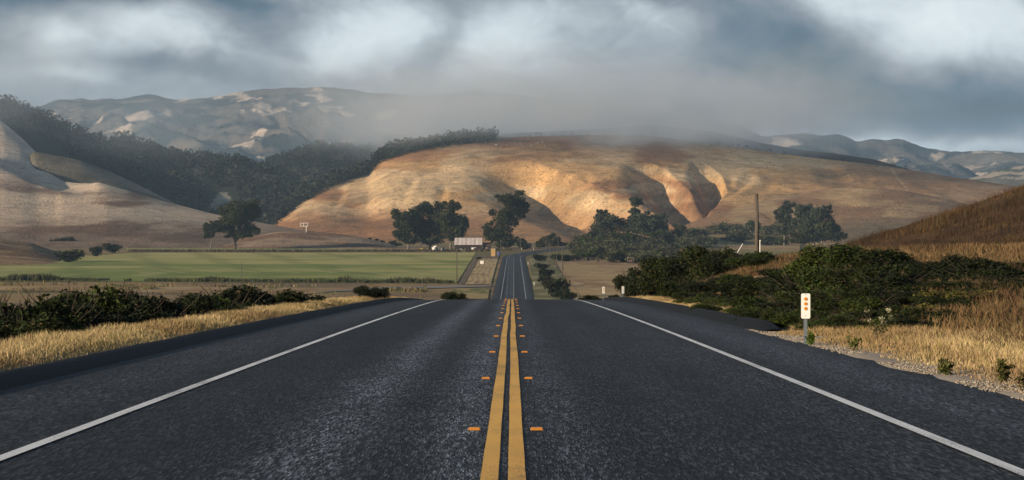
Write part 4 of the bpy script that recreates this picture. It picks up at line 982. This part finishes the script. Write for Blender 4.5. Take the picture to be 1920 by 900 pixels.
def marker_post(label, x, y, z, s, rz, dots, back=False):
    e = empty('marker_post', (x, y, z), rz); e.scale = (s, s, s)
    link('post', post_me, None, e, (0, .026, 0)); link('plate', plate_me, None, e, (0, 0, .468))
    if dots:
        for k in range(3): link('reflector', disc_me, None, e, (0, -.0032, .468 + .358 - k * .088))
    link('bolt', bolt_me, None, e, (0, -.0032, .52)); link('bolt', bolt_me, None, e, (0, -.0032, .468 + .44))
    return tag(e, label, 'marker post', 'white roadside marker posts')
marker_post('nearest white marker plate with three amber reflectors on a steel post', 5.36, 36.6, float(ground_z(np.array([5.6]), np.array([36.6]))[0]) - .0, 1.0, math.radians(-4), True)
y = 118.; marker_post('small distant white marker plate with three reflectors near the crest', (1131.5 - 960) / F * y, y, CZ + (HZ - 563) / F * y, .86, .1, True)
y = 103.; marker_post('blank white marker plate on a post between the two reflector posts', (1168 - 960) / F * y, y, CZ + (HZ - 565) / F * y, .84, .25, False)

# delineators on the far road
g = 'white delineator posts along the far road'
for lab, px, py in [('white delineator post on the right edge of the far road, halfway to the bend', 990, 496), ('white delineator post on the right edge of the far road just beyond the crest', 1001.5, 536), ('white delineator on the outside of the bend straight ahead', 1000, 472.5), ('white delineator farther right along the climbing road', 1067, 471), ('white delineator left of the outside of the bend', 978, 472)]:
    Y = CZ * F / (py - HZ); e = empty('delineator', (*flat(px, py)[:2], 0.0)); e.location.z = float(ground_z(np.array([e.location.x]), np.array([e.location.y]))[0])
    link('post', rounded_plate(.16, 1.15, .05, .05, 3).mesh('post'), M['white'], e); link('cap', MB().box((-.12, -.04, .80), (.12, .04, 1.2)).mesh('cap'), M['plate'], e)
    tag(e, lab, 'delineator', g)

# ------------------------------------------------------------------ utility poles
def pole(label, x, y, z0, z1, r0, r1, lean=0, arm=None, group='wooden utility poles', name='utility_pole', deep=1.0):
    e = empty(name, (x, y, z0)); h = z1 - z0
    MB().tube([(0, 0, -deep), (lean * h * .5, 0, h * .5), (lean * h, 0, h)], [r0, (r0 + r1) / 2, r1], 12).build('pole', M['pole'], e, smooth=True)
    MB().tube([(lean * h, 0, h), (lean * h, 0, h + r1 * .25)], [r1 * 1.02, r1 * .5], 12).build('cap', M['pole'], e)
    if arm:
        MB().box((lean * h - arm / 2, -.06, h - .75), (lean * h + arm / 2, .06, h - .6)).build('crossarm', M['pole'], e)
        for k in (-.45, -.2, .2, .45): MB().tube([(lean * h + k * arm, 0, h - .6), (lean * h + k * arm, 0, h - .42)], [.05, .035], 6).build('insulator', M['glass'], e)
    return tag(e, label, 'utility pole', group)
Y = 120.; xb = (1420 - 960) / F * Y; zb = float(ground_z(np.array([xb]), np.array([Y]))[0]); zt = CZ + (HZ - 364) / F * Y
up = pole('thick weathered utility pole standing in the right hand bushes', xb, Y, zb, zt, .130, .108, -.012)
MB().tube([(.0, -.15, zt - zb - .3), (-.01, -.19, zt - zb - 2.2)], .012, 5).build('conduit', M['wire'], up)
p0 = Vector((xb - .05, Y, CZ + (HZ - 395) / F * Y)); p1 = Vector(((1500 - 960) / F * 128, 128, CZ + (HZ - 446) / F * 128)); p1b = p1 + (p1 - p0) * 1.2
w = MB().tube([p0, (p0 + p1) / 2 - Vector((0, 0, .02)), p1, p1b], .012, 5).build('guy_wire', M['wire']); tag(w, 'thin guy wire running down to the right from the thick utility pole', 'wire')
x2 = (1425 - 960) / F * 112; e = empty('white_stake', (x2, 112, float(ground_z(np.array([x2]), np.array([112.]))[0]))); zt2 = CZ + (HZ - 452) / F * 112 - e.location.z
MB().tube([(0, 0, -.2), (0, 0, zt2)], [.028, .024], 8).build('shaft', M['white'], e); MB().box((-.04, -.04, zt2), (.04, .04, zt2 + .05)).build('cap', M['white'], e); tag(e, 'thin upright white stake beside the thick utility pole', 'stake')
x3 = (1376 - 960) / F * 112; e = empty('white_stake', (x3, 112, float(ground_z(np.array([x3]), np.array([112.]))[0]))); q = CZ + (HZ - 457) / F * 112 - e.location.z
MB().tube([(-.25, 0, q - 1.2), (.50, 0, q)], [.022, .018], 8).build('shaft', M['white'], e); MB().tube([(-.25, 0, q - 1.2), (-.30, 0, -.2)], [.022, .03], 8).build('foot', M['white'], e); tag(e, 'slanting thin white stake left of the thick utility pole', 'stake')
for lab, px, top, bot, rr, arm in [
    ('tall pole on the near edge of the green field by the ditch', 856.5, 468, 532, .19, None), ('thin pole standing at the near edge of the green field, far left', 453, 490, 530, .11, None),
    ('nearest of the poles along the right side of the far road', 1054.3, 465, 532, .19, None), ('second nearest pole along the right side of the far road', 1043.6, 464, 507, .16, None),
    ('third pole along the right side of the far road', 1031.2, 457, 498, .16, 2.0), ('short far pole left of the pole row at the bend', 1023, 452, 480, .16, 2.0),
    ('tallest far pole rising in front of the domed tree', 1046.8, 436, 481, .17, None), ('pole on the left edge of the far road near the hay', 938.6, 450, 484, .16, None), ('far pole with a crossarm beyond the bend', 976.4, 440, 474, .20, 2.4)]:
    x, y, _ = flat(px, bot); z = float(ground_z(np.array([x]), np.array([y]))[0]); pole(lab, x, y, z, CZ + (HZ - top) / F * y, rr, rr * .75, random.uniform(-.006, .006), arm)
a, b = flat(1043.6, 507), flat(1054.3, 532)
e = empty('pipe_gate', (a[0], a[1], 0))
for zz_ in (2.2, 3.6): MB().tube([(-.6, 0, zz_), (2.9, 0, zz_ + .03)], .09, 6).build('rail', M['steel'], e)
for k in (-.6, 2.9): MB().tube([(k, 0, -.5), (k, 0, 3.7)], .1, 6).build('post', M['pole'], e)
tag(e, 'grey rail frame between the poles right of the far road', 'gate')

# fence posts along the pasture edge
fpost = MB().tube([(0, 0, -.3), (.02, 0, 1.35)], [.07, .06], 7).raw([(-.05, -.05, 1.35), (.06, -.05, 1.35), (.06, .05, 1.35), (-.05, .05, 1.35), (.01, 0, 1.42)], [(0, 1, 4), (1, 2, 4), (2, 3, 4), (3, 0, 4)]).mesh('fence_post'); fpost.materials.append(M['pole'])
for i in range(26):
    t = i / 25; p = flat(1040 + 44 * (1 - t)**1.0 * 1.0, 488 + 70 * (1 - t)**1.6) if False else None
    Y = 560 + (1000 - 560) * t; x = np.interp(Y, [560, 1000], [(1086 - 960) / F * 560, (1043 - 960) / F * 1000])
    o = link('fence_post', fpost, None, None, (float(x), float(Y), float(ground_z(np.array([x]), np.array([Y]))[0]))); o.rotation_euler = (0, random.uniform(-.05, .05), random.uniform(0, 6))
    tag(o, 'thin wooden fence post along the left edge of the tan pasture', 'fence post', 'fence posts of the tan pasture')
for i in range(40):
    px = 300 + i * 14.2; Y = np.interp(px, [-200, 850], [705, 672]) - 4; x = (px - 960) / F * Y
    o = link('fence_post', fpost, None, None, (float(x), float(Y), float(ground_z(np.array([x]), np.array([Y]))[0]))); o.rotation_euler = (0, random.uniform(-.05, .05), random.uniform(0, 6)); o.scale = (1, 1, 1.15)
    tag(o, 'thin wooden fence post along the near edge of the green field', 'fence post', 'fence posts of the green field')

# ------------------------------------------------------------------ the farm
Y = 1232.; sc = Y / F
gz = lambda x, y: float(ground_z(np.array([float(x)]), np.array([float(y)]))[0])
bx0 = (852 - 960) * sc; bx1 = (904 - 960) * sc; Wb = bx1 - bx0; zb = gz((bx0 + bx1) / 2, Y)
e = empty('barn', ((bx0 + bx1) / 2, Y, zb)); h1 = CZ + (HZ - 458.5) * sc - zb; h2 = CZ + (HZ - 446.5) * sc - zb; D = 11.0
x0, x1 = -Wb / 2 + .35, Wb / 2 - .3
wall = MB().raw([(x0, 0, -.3), (x1, 0, -.3), (x1, D, -.3), (x0, D, -.3), (x0, 0, h1), (x1, 0, h1), (x1, D, h1), (x0, D, h1), (x0, D / 2, h2 - .15), (x1, D / 2, h2 - .15)],
                [(0, 1, 5, 4), (2, 3, 7, 6), (1, 2, 6, 9, 5), (3, 0, 4, 8, 7), (4, 5, 9, 8), (6, 7, 8, 9)]).build('wall', M['barn_wall'], e)
n = 24
for k in range(n):
    a = x0 + (x1 - x0) * k / n + .03; MB().box((a, -.05, -.2), (a + (x1 - x0) / n - .10, -.002, h1 - .15)).build('board', M['barn_wall'], wall)
rf = MB().raw([(-Wb / 2, D / 2, h2), (Wb / 2, D / 2, h2), (Wb / 2, D + .5, h1 - .1), (-Wb / 2, D + .5, h1 - .1), (-Wb / 2, D / 2, h2 + .12), (Wb / 2, D / 2, h2 + .12), (Wb / 2, D + .5, h1 + .02), (-Wb / 2, D + .5, h1 + .02)], [(0, 1, 2, 3), (7, 6, 5, 4), (0, 4, 5, 1), (2, 6, 7, 3), (0, 3, 7, 4), (1, 5, 6, 2)]).build('roof', M['barn_roof'], e)
n = 13; tones = [simple(f'roof_sheet_{q}', c, .5, var=.15, scale=.6) for q, c in enumerate([(.56, .50, .49), (.50, .44, .43), (.60, .55, .53), (.44, .36, .34)])]
for k in range(n):
    a = -Wb / 2 + Wb * k / n + .02; b = a + Wb / n - .04; u = .05 * (k % 2)
    MB().raw([(a, -.6, h1 - .15 + u), (b, -.6, h1 - .15 + u), (b, D / 2, h2 + .14 + u), (a, D / 2, h2 + .14 + u), (a, -.6, h1 - .23 + u), (b, -.6, h1 - .23 + u), (b, D / 2, h2 + .04 + u), (a, D / 2, h2 + .04 + u)],
             [(0, 1, 2, 3), (7, 6, 5, 4), (0, 4, 5, 1), (1, 5, 6, 2), (2, 6, 7, 3), (3, 7, 4, 0)]).build('roof_sheet', tones[(k * 7) % 4], rf)
dx = (886 - 960) * sc - e.location.x
dr_ = MB().box((dx - .7, -.16, .0), (dx + .7, -.06, 2.4)).build('door', M['white'], e); MB().box((dx + .45, -.2, 1.05), (dx + .55, -.161, 1.25)).build('handle', M['wire'], dr_)
MB().box((dx + .9, -.14, 2.1), (dx + 2.1, -.06, 2.35)).build('sign_board', M['white'], e)
wx_ = (873 - 960) * sc - e.location.x; wd = MB().box((wx_ - .5, -.12, .5), (wx_ + .5, -.06, 2.0)).build('window', M['crate'], e); MB().box((wx_ - .38, -.14, .62), (wx_ + .38, -.121, 1.88)).build('pane', M['glass'], wd)
tag(e, 'dark brown barn with a pale pinkish metal roof', 'barn')
lx0 = (905 - 960) * sc; lx1 = (921 - 960) * sc; e = empty('lean_to', ((lx0 + lx1) / 2, Y + 1.5, zb)); hw = (lx1 - lx0) / 2 - .1
MB().raw([(-hw, 0, -.3), (hw, 0, -.3), (hw, 7, -.3), (-hw, 7, -.3), (-hw, 0, 3.6), (hw, 0, 3.6), (hw, 7, 5.0), (-hw, 7, 5.0)], [(0, 1, 5, 4), (1, 2, 6, 5), (2, 3, 7, 6), (3, 0, 4, 7), (4, 5, 6, 7)]).build('wall', M['barn_wall'], e)
MB().raw([(-hw - .2, -.5, 3.55), (hw + .3, -.5, 3.55), (hw + .3, 7.3, 5.12), (-hw - .2, 7.3, 5.12), (-hw - .2, -.5, 3.68), (hw + .3, -.5, 3.68), (hw + .3, 7.3, 5.25), (-hw - .2, 7.3, 5.25)], [(0, 3, 2, 1), (4, 5, 6, 7), (0, 1, 5, 4), (1, 2, 6, 5), (2, 3, 7, 6), (3, 0, 4, 7)]).build('roof', M['rust_roof'], e)
MB().box((-1.6, -.08, -.1), (.6, -.01, 2.6)).build('door', M['crate'], e)
tag(e, 'low dark shed with a rusty roof joined to the right of the barn', 'shed')
def house(label, px, py, w, d, h, rh, wallm, roofm, Yh, rz):
    x = (px - 960) / F * Yh; e = empty('farm_shed', (x, Yh, gz(x, Yh)), rz)
    MB().raw([(-w, 0, -.2), (w, 0, -.2), (w, d, -.2), (-w, d, -.2), (-w, 0, h), (w, 0, h), (w, d, h), (-w, d, h), (0, 0, h + rh), (0, d, h + rh)], [(0, 1, 5, 8, 4), (1, 2, 6, 5), (2, 3, 7, 9, 6), (3, 0, 4, 7)]).build('wall', wallm, e)
    for s_ in (-1, 1):
        MB().raw([(0, -.3, h + rh + .12), (s_ * (w + .35), -.3, h - .12), (s_ * (w + .35), d + .3, h - .12), (0, d + .3, h + rh + .12), (0, -.3, h + rh + .02), (s_ * (w + .35), -.3, h - .24), (s_ * (w + .35), d + .3, h - .24), (0, d + .3, h + rh + .02)], [(0, 1, 2, 3), (7, 6, 5, 4), (0, 4, 5, 1), (1, 5, 6, 2), (2, 6, 7, 3)]).build('roof', roofm, e)
    MB().box((-.5, -.06, 0), (.5, -.005, 1.9)).build('door', M['glass'], e)
    return tag(e, label, 'shed')
house('small white gabled shed under the trees left of the barn', 819, 470, 1.7, 3, 1.7, 1.1, M['white'], M['white'], 1260, .5)
house('low white shed just left of the barn behind the small gabled one', 832, 470, 1.3, 2.4, 1.3, .5, M['white'], M['steel'], 1266, .2)
house('dark small house with a reddish roof beyond the bend', 993, 468, 3.2, 6, 2.2, 1.3, M['crate'], M['rust_roof'], 1320, 1.2)
def wheel(parent, x, y, r, w=.25):
    o = MB().tube([(x, y - w / 2, r), (x, y + w / 2, r)], r, 14).build('wheel', M['tyre'], parent); MB().tube([(x, y - w / 2 - .02, r), (x, y + w / 2 + .02, r)], r * .5, 10).build('rim', M['steel'], o)
# white pickup in front of the barn
x = (863 - 960) / F * 1226; e = empty('pickup_truck', (x, 1226, gz(x, 1226)))
MB().raw([(-2.5, -.85, .45), (2.6, -.85, .45), (2.6, .85, .45), (-2.5, .85, .45), (-2.5, -.85, 1.05), (2.6, -.85, .95), (2.6, .85, .95), (-2.5, .85, 1.05)], [(0, 3, 2, 1), (4, 5, 6, 7), (0, 1, 5, 4), (1, 2, 6, 5), (2, 3, 7, 6), (3, 0, 4, 7)]).build('body', M['white'], e)
MB().raw([(-.6, -.8, 1.02), (1.3, -.8, 1.0), (1.3, .8, 1.0), (-.6, .8, 1.02), (-.4, -.65, 1.7), (.7, -.65, 1.7), (.7, .65, 1.7), (-.4, .65, 1.7)], [(4, 5, 6, 7), (0, 1, 5, 4), (1, 2, 6, 5), (2, 3, 7, 6), (3, 0, 4, 7)]).build('cab', M['white'], e)
MB().box((-.25, -.80, 1.15), (.75, -.72, 1.58)).build('window', M['glass'], e)
for k in (-1.6, 1.7):
    for s_ in (-.8, .8): wheel(e, k, s_, .4)
tag(e, 'white pickup truck parked before the left end of the barn', 'truck')
# tractor
x = (793 - 960) / F * 1248; e = empty('tractor', (x, 1248, gz(x, 1248)), math.pi)
MB().box((-.3, -.4, .9), (1.9, .4, 1.7)).build('bonnet', M['yellow_iron'], e); MB().box((-1.2, -.7, .8), (-.3, .7, 1.3)).build('rear_body', M['yellow_iron'], e)
MB().box((-1.3, -.75, 2.6), (.1, .75, 2.75)).build('roof', M['yellow_iron'], e)
for a in (-1.2, 0.0):
    for s_ in (-.65, .65): MB().tube([(a, s_, 1.2), (a, s_, 2.65)], .06, 6).build('post', M['wire'], e)
for s_ in (-.85, .85): wheel(e, -.8, s_, .85, .45); wheel(e, 1.4, s_ * .9, .5, .3)
tag(e, 'small yellow tractor at the far edge of the green field left of the barn', 'tractor')
# hay
hb = MB().raw(*(lambda m: (m.v, m.f))(frustum(2.35, 1.1, 1.05, .05, .05))).mesh('bale'); hb.materials.append(M['straw'])
x, y, _ = flat(924.5, 481); e = empty('hay_stack', (x, y, gz(x, y)))
for k in range(4):
    for s_ in (0, 1): o = link('bale', hb, None, e, (random.uniform(-.08, .08), s_ * 1.15, k * 1.06))
MB().box((-1.3, -.6, 4.24), (1.3, 1.8, 4.30)).build('cover', M['white'], e)
tag(e, 'golden hay bale stack with a pale cover beside the far road', 'hay stack')
x, y, _ = flat(935.5, 479); e = empty('drum', (x, y, gz(x, y)))
MB().tube([(0, 0, 0), (0, 0, .6), (0, 0, .65), (0, 0, 1.25), (0, 0, 1.3), (0, 0, 1.8)], [.75, .75, .8, .8, .75, .75], 14).build('shell', M['blue'], e); MB().tube([(0, 0, 1.8), (0, 0, 1.9)], [.7, .3], 14).build('lid', M['blue'], e)
tag(e, 'blue drum right of the hay bale stack', 'drum')
x, y, _ = flat(903.5, 497); e = empty('sign_board', (x, y, gz(x, y)))
MB().box((-.8, -.05, .6), (.8, .05, 2.0)).build('panel', M['white'], e)
for k in (-.6, .6): MB().box((k - .06, .06, -.3), (k + .06, .16, 1.9)).build('post', M['pole'], e)
tag(e, 'small pale board standing on the dry furrowed strip', 'board')
# cattle trailer
x, y, _ = flat(1182.5, 496); e = empty('livestock_trailer', (x, y, gz(x, y)))
w_, d_, hh = 1.35, 2.2, 3.3
for a in (-w_, w_):
    for b in (0, d_): MB().box((a - .07, b - .07, .7), (a + .07, b + .07, hh)).build('corner_post', M['crate'], e)
for b in (0, d_): MB().box((-w_, b - .06, hh - .1), (w_, b + .06, hh + .05)).build('top_rail', M['crate'], e)
for a in (-w_, w_): MB().box((a - .06, 0, hh - .09), (a + .06, d_, hh + .04)).build('top_rail', M['crate'], e)
MB().box((-w_ - .1, -.1, .55), (w_ + .1, d_ + .1, 1.35)).build('bed', M['barn_wall'], e); MB().box((-.7, .3, 1.36), (.7, 1.6, 2.1)).build('load', M['rust_roof'], e)
for s_ in (-1, 1):
    o = MB().tube([(s_ * 1.3 - .12, 1, .5), (s_ * 1.3 + .12, 1, .5)], .5, 12).build('wheel', M['tyre'], e)
tag(e, 'open framed farm trailer on the far edge of the tan pasture', 'trailer')
# white frame on the knoll
Yk = 1425.; x = (570 - 960) / F * Yk; zt = CZ + (HZ - 421) / F * Yk; zk = CZ + (HZ - 437) / F * Yk; e = empty('hunting_stand', (x, Yk, zk)); H_ = zt - zk
MB().tube([(1.6, 0, -1.5), (1.6, 0, H_ - 1.2)], .22, 8).build('leg', M['white'], e)
for z in (H_ - 1.3, H_ + .9): MB().box((-2.8, -.15, z), (2.8, .15, z + .3)).build('rail', M['white'], e)
for a in (-2.65, -.4, 2.65): MB().box((a - .14, -.12, H_ - 1.05), (a + .14, .12, H_ + .9)).build('upright', M['white'], e)
MB().box((.2, -.05, H_ - .9), (2.2, .05, H_ + .6)).build('panel', M['crate'], e)
tag(e, 'white raised frame on a single leg standing on the brown knoll', 'frame')

# ------------------------------------------------------------------ animals
def skin(name, verts, edges, radii, root=0):
    me = bpy.data.meshes.new(name); me.from_pydata(verts, edges, []); o = bpy.data.objects.new(name, me); COL.objects.link(o)
    md = o.modifiers.new('skin', 'SKIN'); md.use_smooth_shade = True
    for i, r_ in enumerate(radii): me.skin_vertices[0].data[i].radius = (r_, r_) if isinstance(r_, float) else r_
    me.skin_vertices[0].data[root].use_root = True
    sm = o.modifiers.new('sub', 'SUBSURF'); sm.levels = 1; sm.render_levels = 1
    dg = bpy.context.evaluated_depsgraph_get(); m2 = bpy.data.meshes.new_from_object(o.evaluated_get(dg)); bpy.data.objects.remove(o); m2.name = name
    for p in m2.polygons: p.use_smooth = True
    return m2
def cow_mesh(graze):
    v = [(0, 0, 1.05), (.55, 0, 1.08), (.85, 0, 1.2), (-.55, 0, 1.05), (-.85, 0, 1.12)]; r_ = [(.34, .42), (.32, .40), (.20, .26), (.34, .42), (.26, .30)]
    e = [(0, 1), (1, 2), (0, 3), (3, 4)]
    hd = [(1.15, 0, .75), (1.3, 0, .35), (1.42, 0, .12)] if graze else [(1.15, 0, 1.4), (1.4, 0, 1.42), (1.65, 0, 1.28)]
    b = len(v); v += hd; r_ += [.17, .14, .09]; e += [(2, b), (b, b + 1), (b + 1, b + 2)]
    for sx, par in ((.6, 1), (-.75, 3)):
        for sy_ in (-.2, .2):
            b = len(v); v += [(sx, sy_, .70), (sx + (.04 if sx > 0 else -.08), sy_, .36), (sx, sy_, .0)]; r_ += [.13, .075, .06]; e += [(par, b), (b, b + 1), (b + 1, b + 2)]
    b = len(v); v += [(-1.0, 0, 1.0), (-1.05, 0, .5)]; r_ += [.04, .04]; e += [(4, b), (b, b + 1)]
    m_ = skin('cow', v, e, r_); m_.materials.append(M['cow']); return m_
COWS = [cow_mesh(True), cow_mesh(False)]
for i, (px, py, a) in enumerate([(1061, 489.5, .3), (1067.5, 488.8, 2.9), (1077, 489.3, .2), (1085, 489.5, 3.3), (1090, 488.9, .1), (1102.5, 489.6, 1.2), (1109.5, 489.3, 2.8), (1121.5, 492.3, 1.7), (1144, 492.0, .4), (1147.5, 492.8, 2.6), (1156, 493.4, 1.4)]):
    x, y, _ = flat(px, py); o = link('cow', COWS[i % 2], None, None, (x, y, gz(x, y) + .12)); o.rotation_euler = (0, 0, a); o.scale = (1.25,) * 3
    tag(o, ['dark cow standing alone in front of the herd in the tan pasture', 'dark cow at the far edge of the tan pasture'][0 if i == 7 else 1], 'cow', 'dark cattle at the far edge of the tan pasture')
Yb = 900.; p = at(415.5, 239, Yb)
e = empty('bird', p, .6)
bd = MB().tube([(-.5, 0, 0), (-.3, 0, .02), (0, 0, .03), (.28, 0, .03), (.42, 0, .04), (.52, 0, .03)], [.03, .09, .12, .09, .06, .01], 8).build('body', M['bird'], e, smooth=True)
for s_ in (-1, 1):
    MB().raw([(.16, s_ * .06, .05), (.20, s_ * .45, .28), (-.05, s_ * .95, .20), (-.16, s_ * .5, .22), (-.18, s_ * .06, .04), (.16, s_ * .06, .02), (.20, s_ * .45, .25), (-.05, s_ * .95, .19), (-.16, s_ * .5, .20), (-.18, s_ * .06, .02)],
             [(0, 1, 3, 4), (1, 2, 3), (5, 9, 8, 6), (6, 8, 7), (0, 5, 6, 1), (1, 6, 7, 2), (3, 8, 9, 4), (2, 7, 8, 3)]).build('wing', M['bird'], e)
MB().raw([(-.45, -.05, .02), (-.45, .05, .02), (-.75, .13, .0), (-.75, -.13, .0), (-.45, -.05, -.01), (-.45, .05, -.01), (-.75, .13, -.02), (-.75, -.13, -.02)], [(0, 1, 2, 3), (7, 6, 5, 4), (0, 4, 5, 1), (1, 5, 6, 2), (2, 6, 7, 3), (3, 7, 4, 0)]).build('tail', M['bird'], e)
tag(e, 'small black bird flying in front of the hazy mountains', 'bird')
# ------------------------------------------------------------------ air: haze and the low fog bank
def volume_mat(name, build):
    m = bpy.data.materials.new(name); m.use_nodes = True; n = N(m.node_tree); n.n.clear()
    out = n.add('ShaderNodeOutputMaterial'); v = n.add('ShaderNodeVolumePrincipled'); n.l.new(v.outputs[0], out.inputs['Volume']); build(n, v); return m
HAZE = 6.0e-5
def hz(n, v):
    v.inputs['Color'].default_value = (.46, .70, 1.0, 1); v.inputs['Density'].default_value = HAZE; v.inputs['Anisotropy'].default_value = 0.0
mh = volume_mat('haze_air', hz)
hb_ = MB().box((-12000, -300, -12), (12000, 22000, 520)).build('haze', mh); tag(hb_, 'pale blue air between the camera and the mountains', 'haze', kind='stuff')

FX0, FX1, FY0, FY1, FZ0, FZ1 = -330., 520., 1750., 3300., 72., 250.
FOG = 0.010
def fog(n, v):
    g = n.add('ShaderNodeNewGeometry'); pos = g.outputs['Position']
    s = n.add('ShaderNodeSeparateXYZ'); n.l.new(pos, s.inputs[0]); x, y, z = s.outputs
    w1 = n.noise(n.mapping(pos, (1, 1, 2.0)), .0075, 3, .55).outputs[0]
    w2 = n.noise(n.mapping(pos, (1, 1, 1.5)), .024, 4, .6).outputs[0]
    zl = n.math('ADD', z, n.math('MULTIPLY', n.math('SUBTRACT', w1, .5), 105.0))
    low = n.smooth(zl, 92, 130)
    hi = n.math('SUBTRACT', 1.0, n.smooth(zl, 138, 200))
    xs = n.math('MULTIPLY', n.smooth(x, FX0 + 30, FX0 + 350), n.math('SUBTRACT', 1.0, n.smooth(x, FX1 - 380, FX1 - 40)))
    ys = n.math('MULTIPLY', n.smooth(y, FY0 + 30, FY0 + 350), n.math('SUBTRACT', 1.0, n.smooth(y, FY1 - 500, FY1 - 50)))
    d = n.math('MULTIPLY', n.math('MULTIPLY', low, hi), n.math('MULTIPLY', xs, ys))
    edge = n.math('MULTIPLY', n.smooth(z, FZ0 + 2, FZ0 + 25), n.math('SUBTRACT', 1.0, n.smooth(z, FZ1 - 40, FZ1 - 5)))
    d = n.math('MULTIPLY', n.math('MULTIPLY', d, edge), n.smooth(w2, .33, .64))
    n.l.new(n.math('MULTIPLY', d, FOG), v.inputs['Density'])
    v.inputs['Color'].default_value = (.77, .88, 1.0, 1); v.inputs['Anisotropy'].default_value = 0.2
mf = volume_mat('fog_air', fog)
try: mf.volume_sampling = 'MULTIPLE_IMPORTANCE'
except Exception: pass
try: mf.cycles.volume_step_rate = 1.0
except Exception: pass
fb = MB().box((FX0, FY0, FZ0), (FX1, FY1, FZ1)).build('fog_bank', mf); tag(fb, 'grey fog bank drifting over the top of the golden hill', 'fog', kind='stuff')

# thin mist drifting over the wooded hill on the left
BX0, BX1, BY0, BY1, BZ0, BZ1 = -900., -180., 2000., 2900., 60., 300.
def mist(n, v):
    g = n.add('ShaderNodeNewGeometry'); pos = g.outputs['Position']
    s = n.add('ShaderNodeSeparateXYZ'); n.l.new(pos, s.inputs[0]); x, y, z = s.outputs
    w = n.noise(n.mapping(pos, (1, 1, 1.6)), .006, 3, .55).outputs[0]
    xs = n.math('MULTIPLY', n.smooth(x, BX0 + 20, BX0 + 200), n.math('SUBTRACT', 1.0, n.smooth(x, BX1 - 330, BX1 - 20)))
    ys = n.math('MULTIPLY', n.smooth(y, BY0 + 20, BY0 + 250), n.math('SUBTRACT', 1.0, n.smooth(y, BY1 - 400, BY1 - 20)))
    zs = n.math('MULTIPLY', n.smooth(z, BZ0 + 5, BZ0 + 90), n.math('SUBTRACT', 1.0, n.smooth(z, BZ1 - 110, BZ1 - 5)))
    d = n.math('MULTIPLY', n.math('MULTIPLY', xs, ys), n.math('MULTIPLY', zs, n.smooth(w, .42, .66)))
    n.l.new(n.math('MULTIPLY', d, .0013), v.inputs['Density'])
    v.inputs['Color'].default_value = (.72, .86, 1.0, 1)
mm = volume_mat('mist_air', mist)
tag(MB().box((BX0, BY0, BZ0), (BX1, BY1, BZ1)).build('mist', mm), 'thin blue mist over the wooded hill on the left', 'mist', kind='stuff')
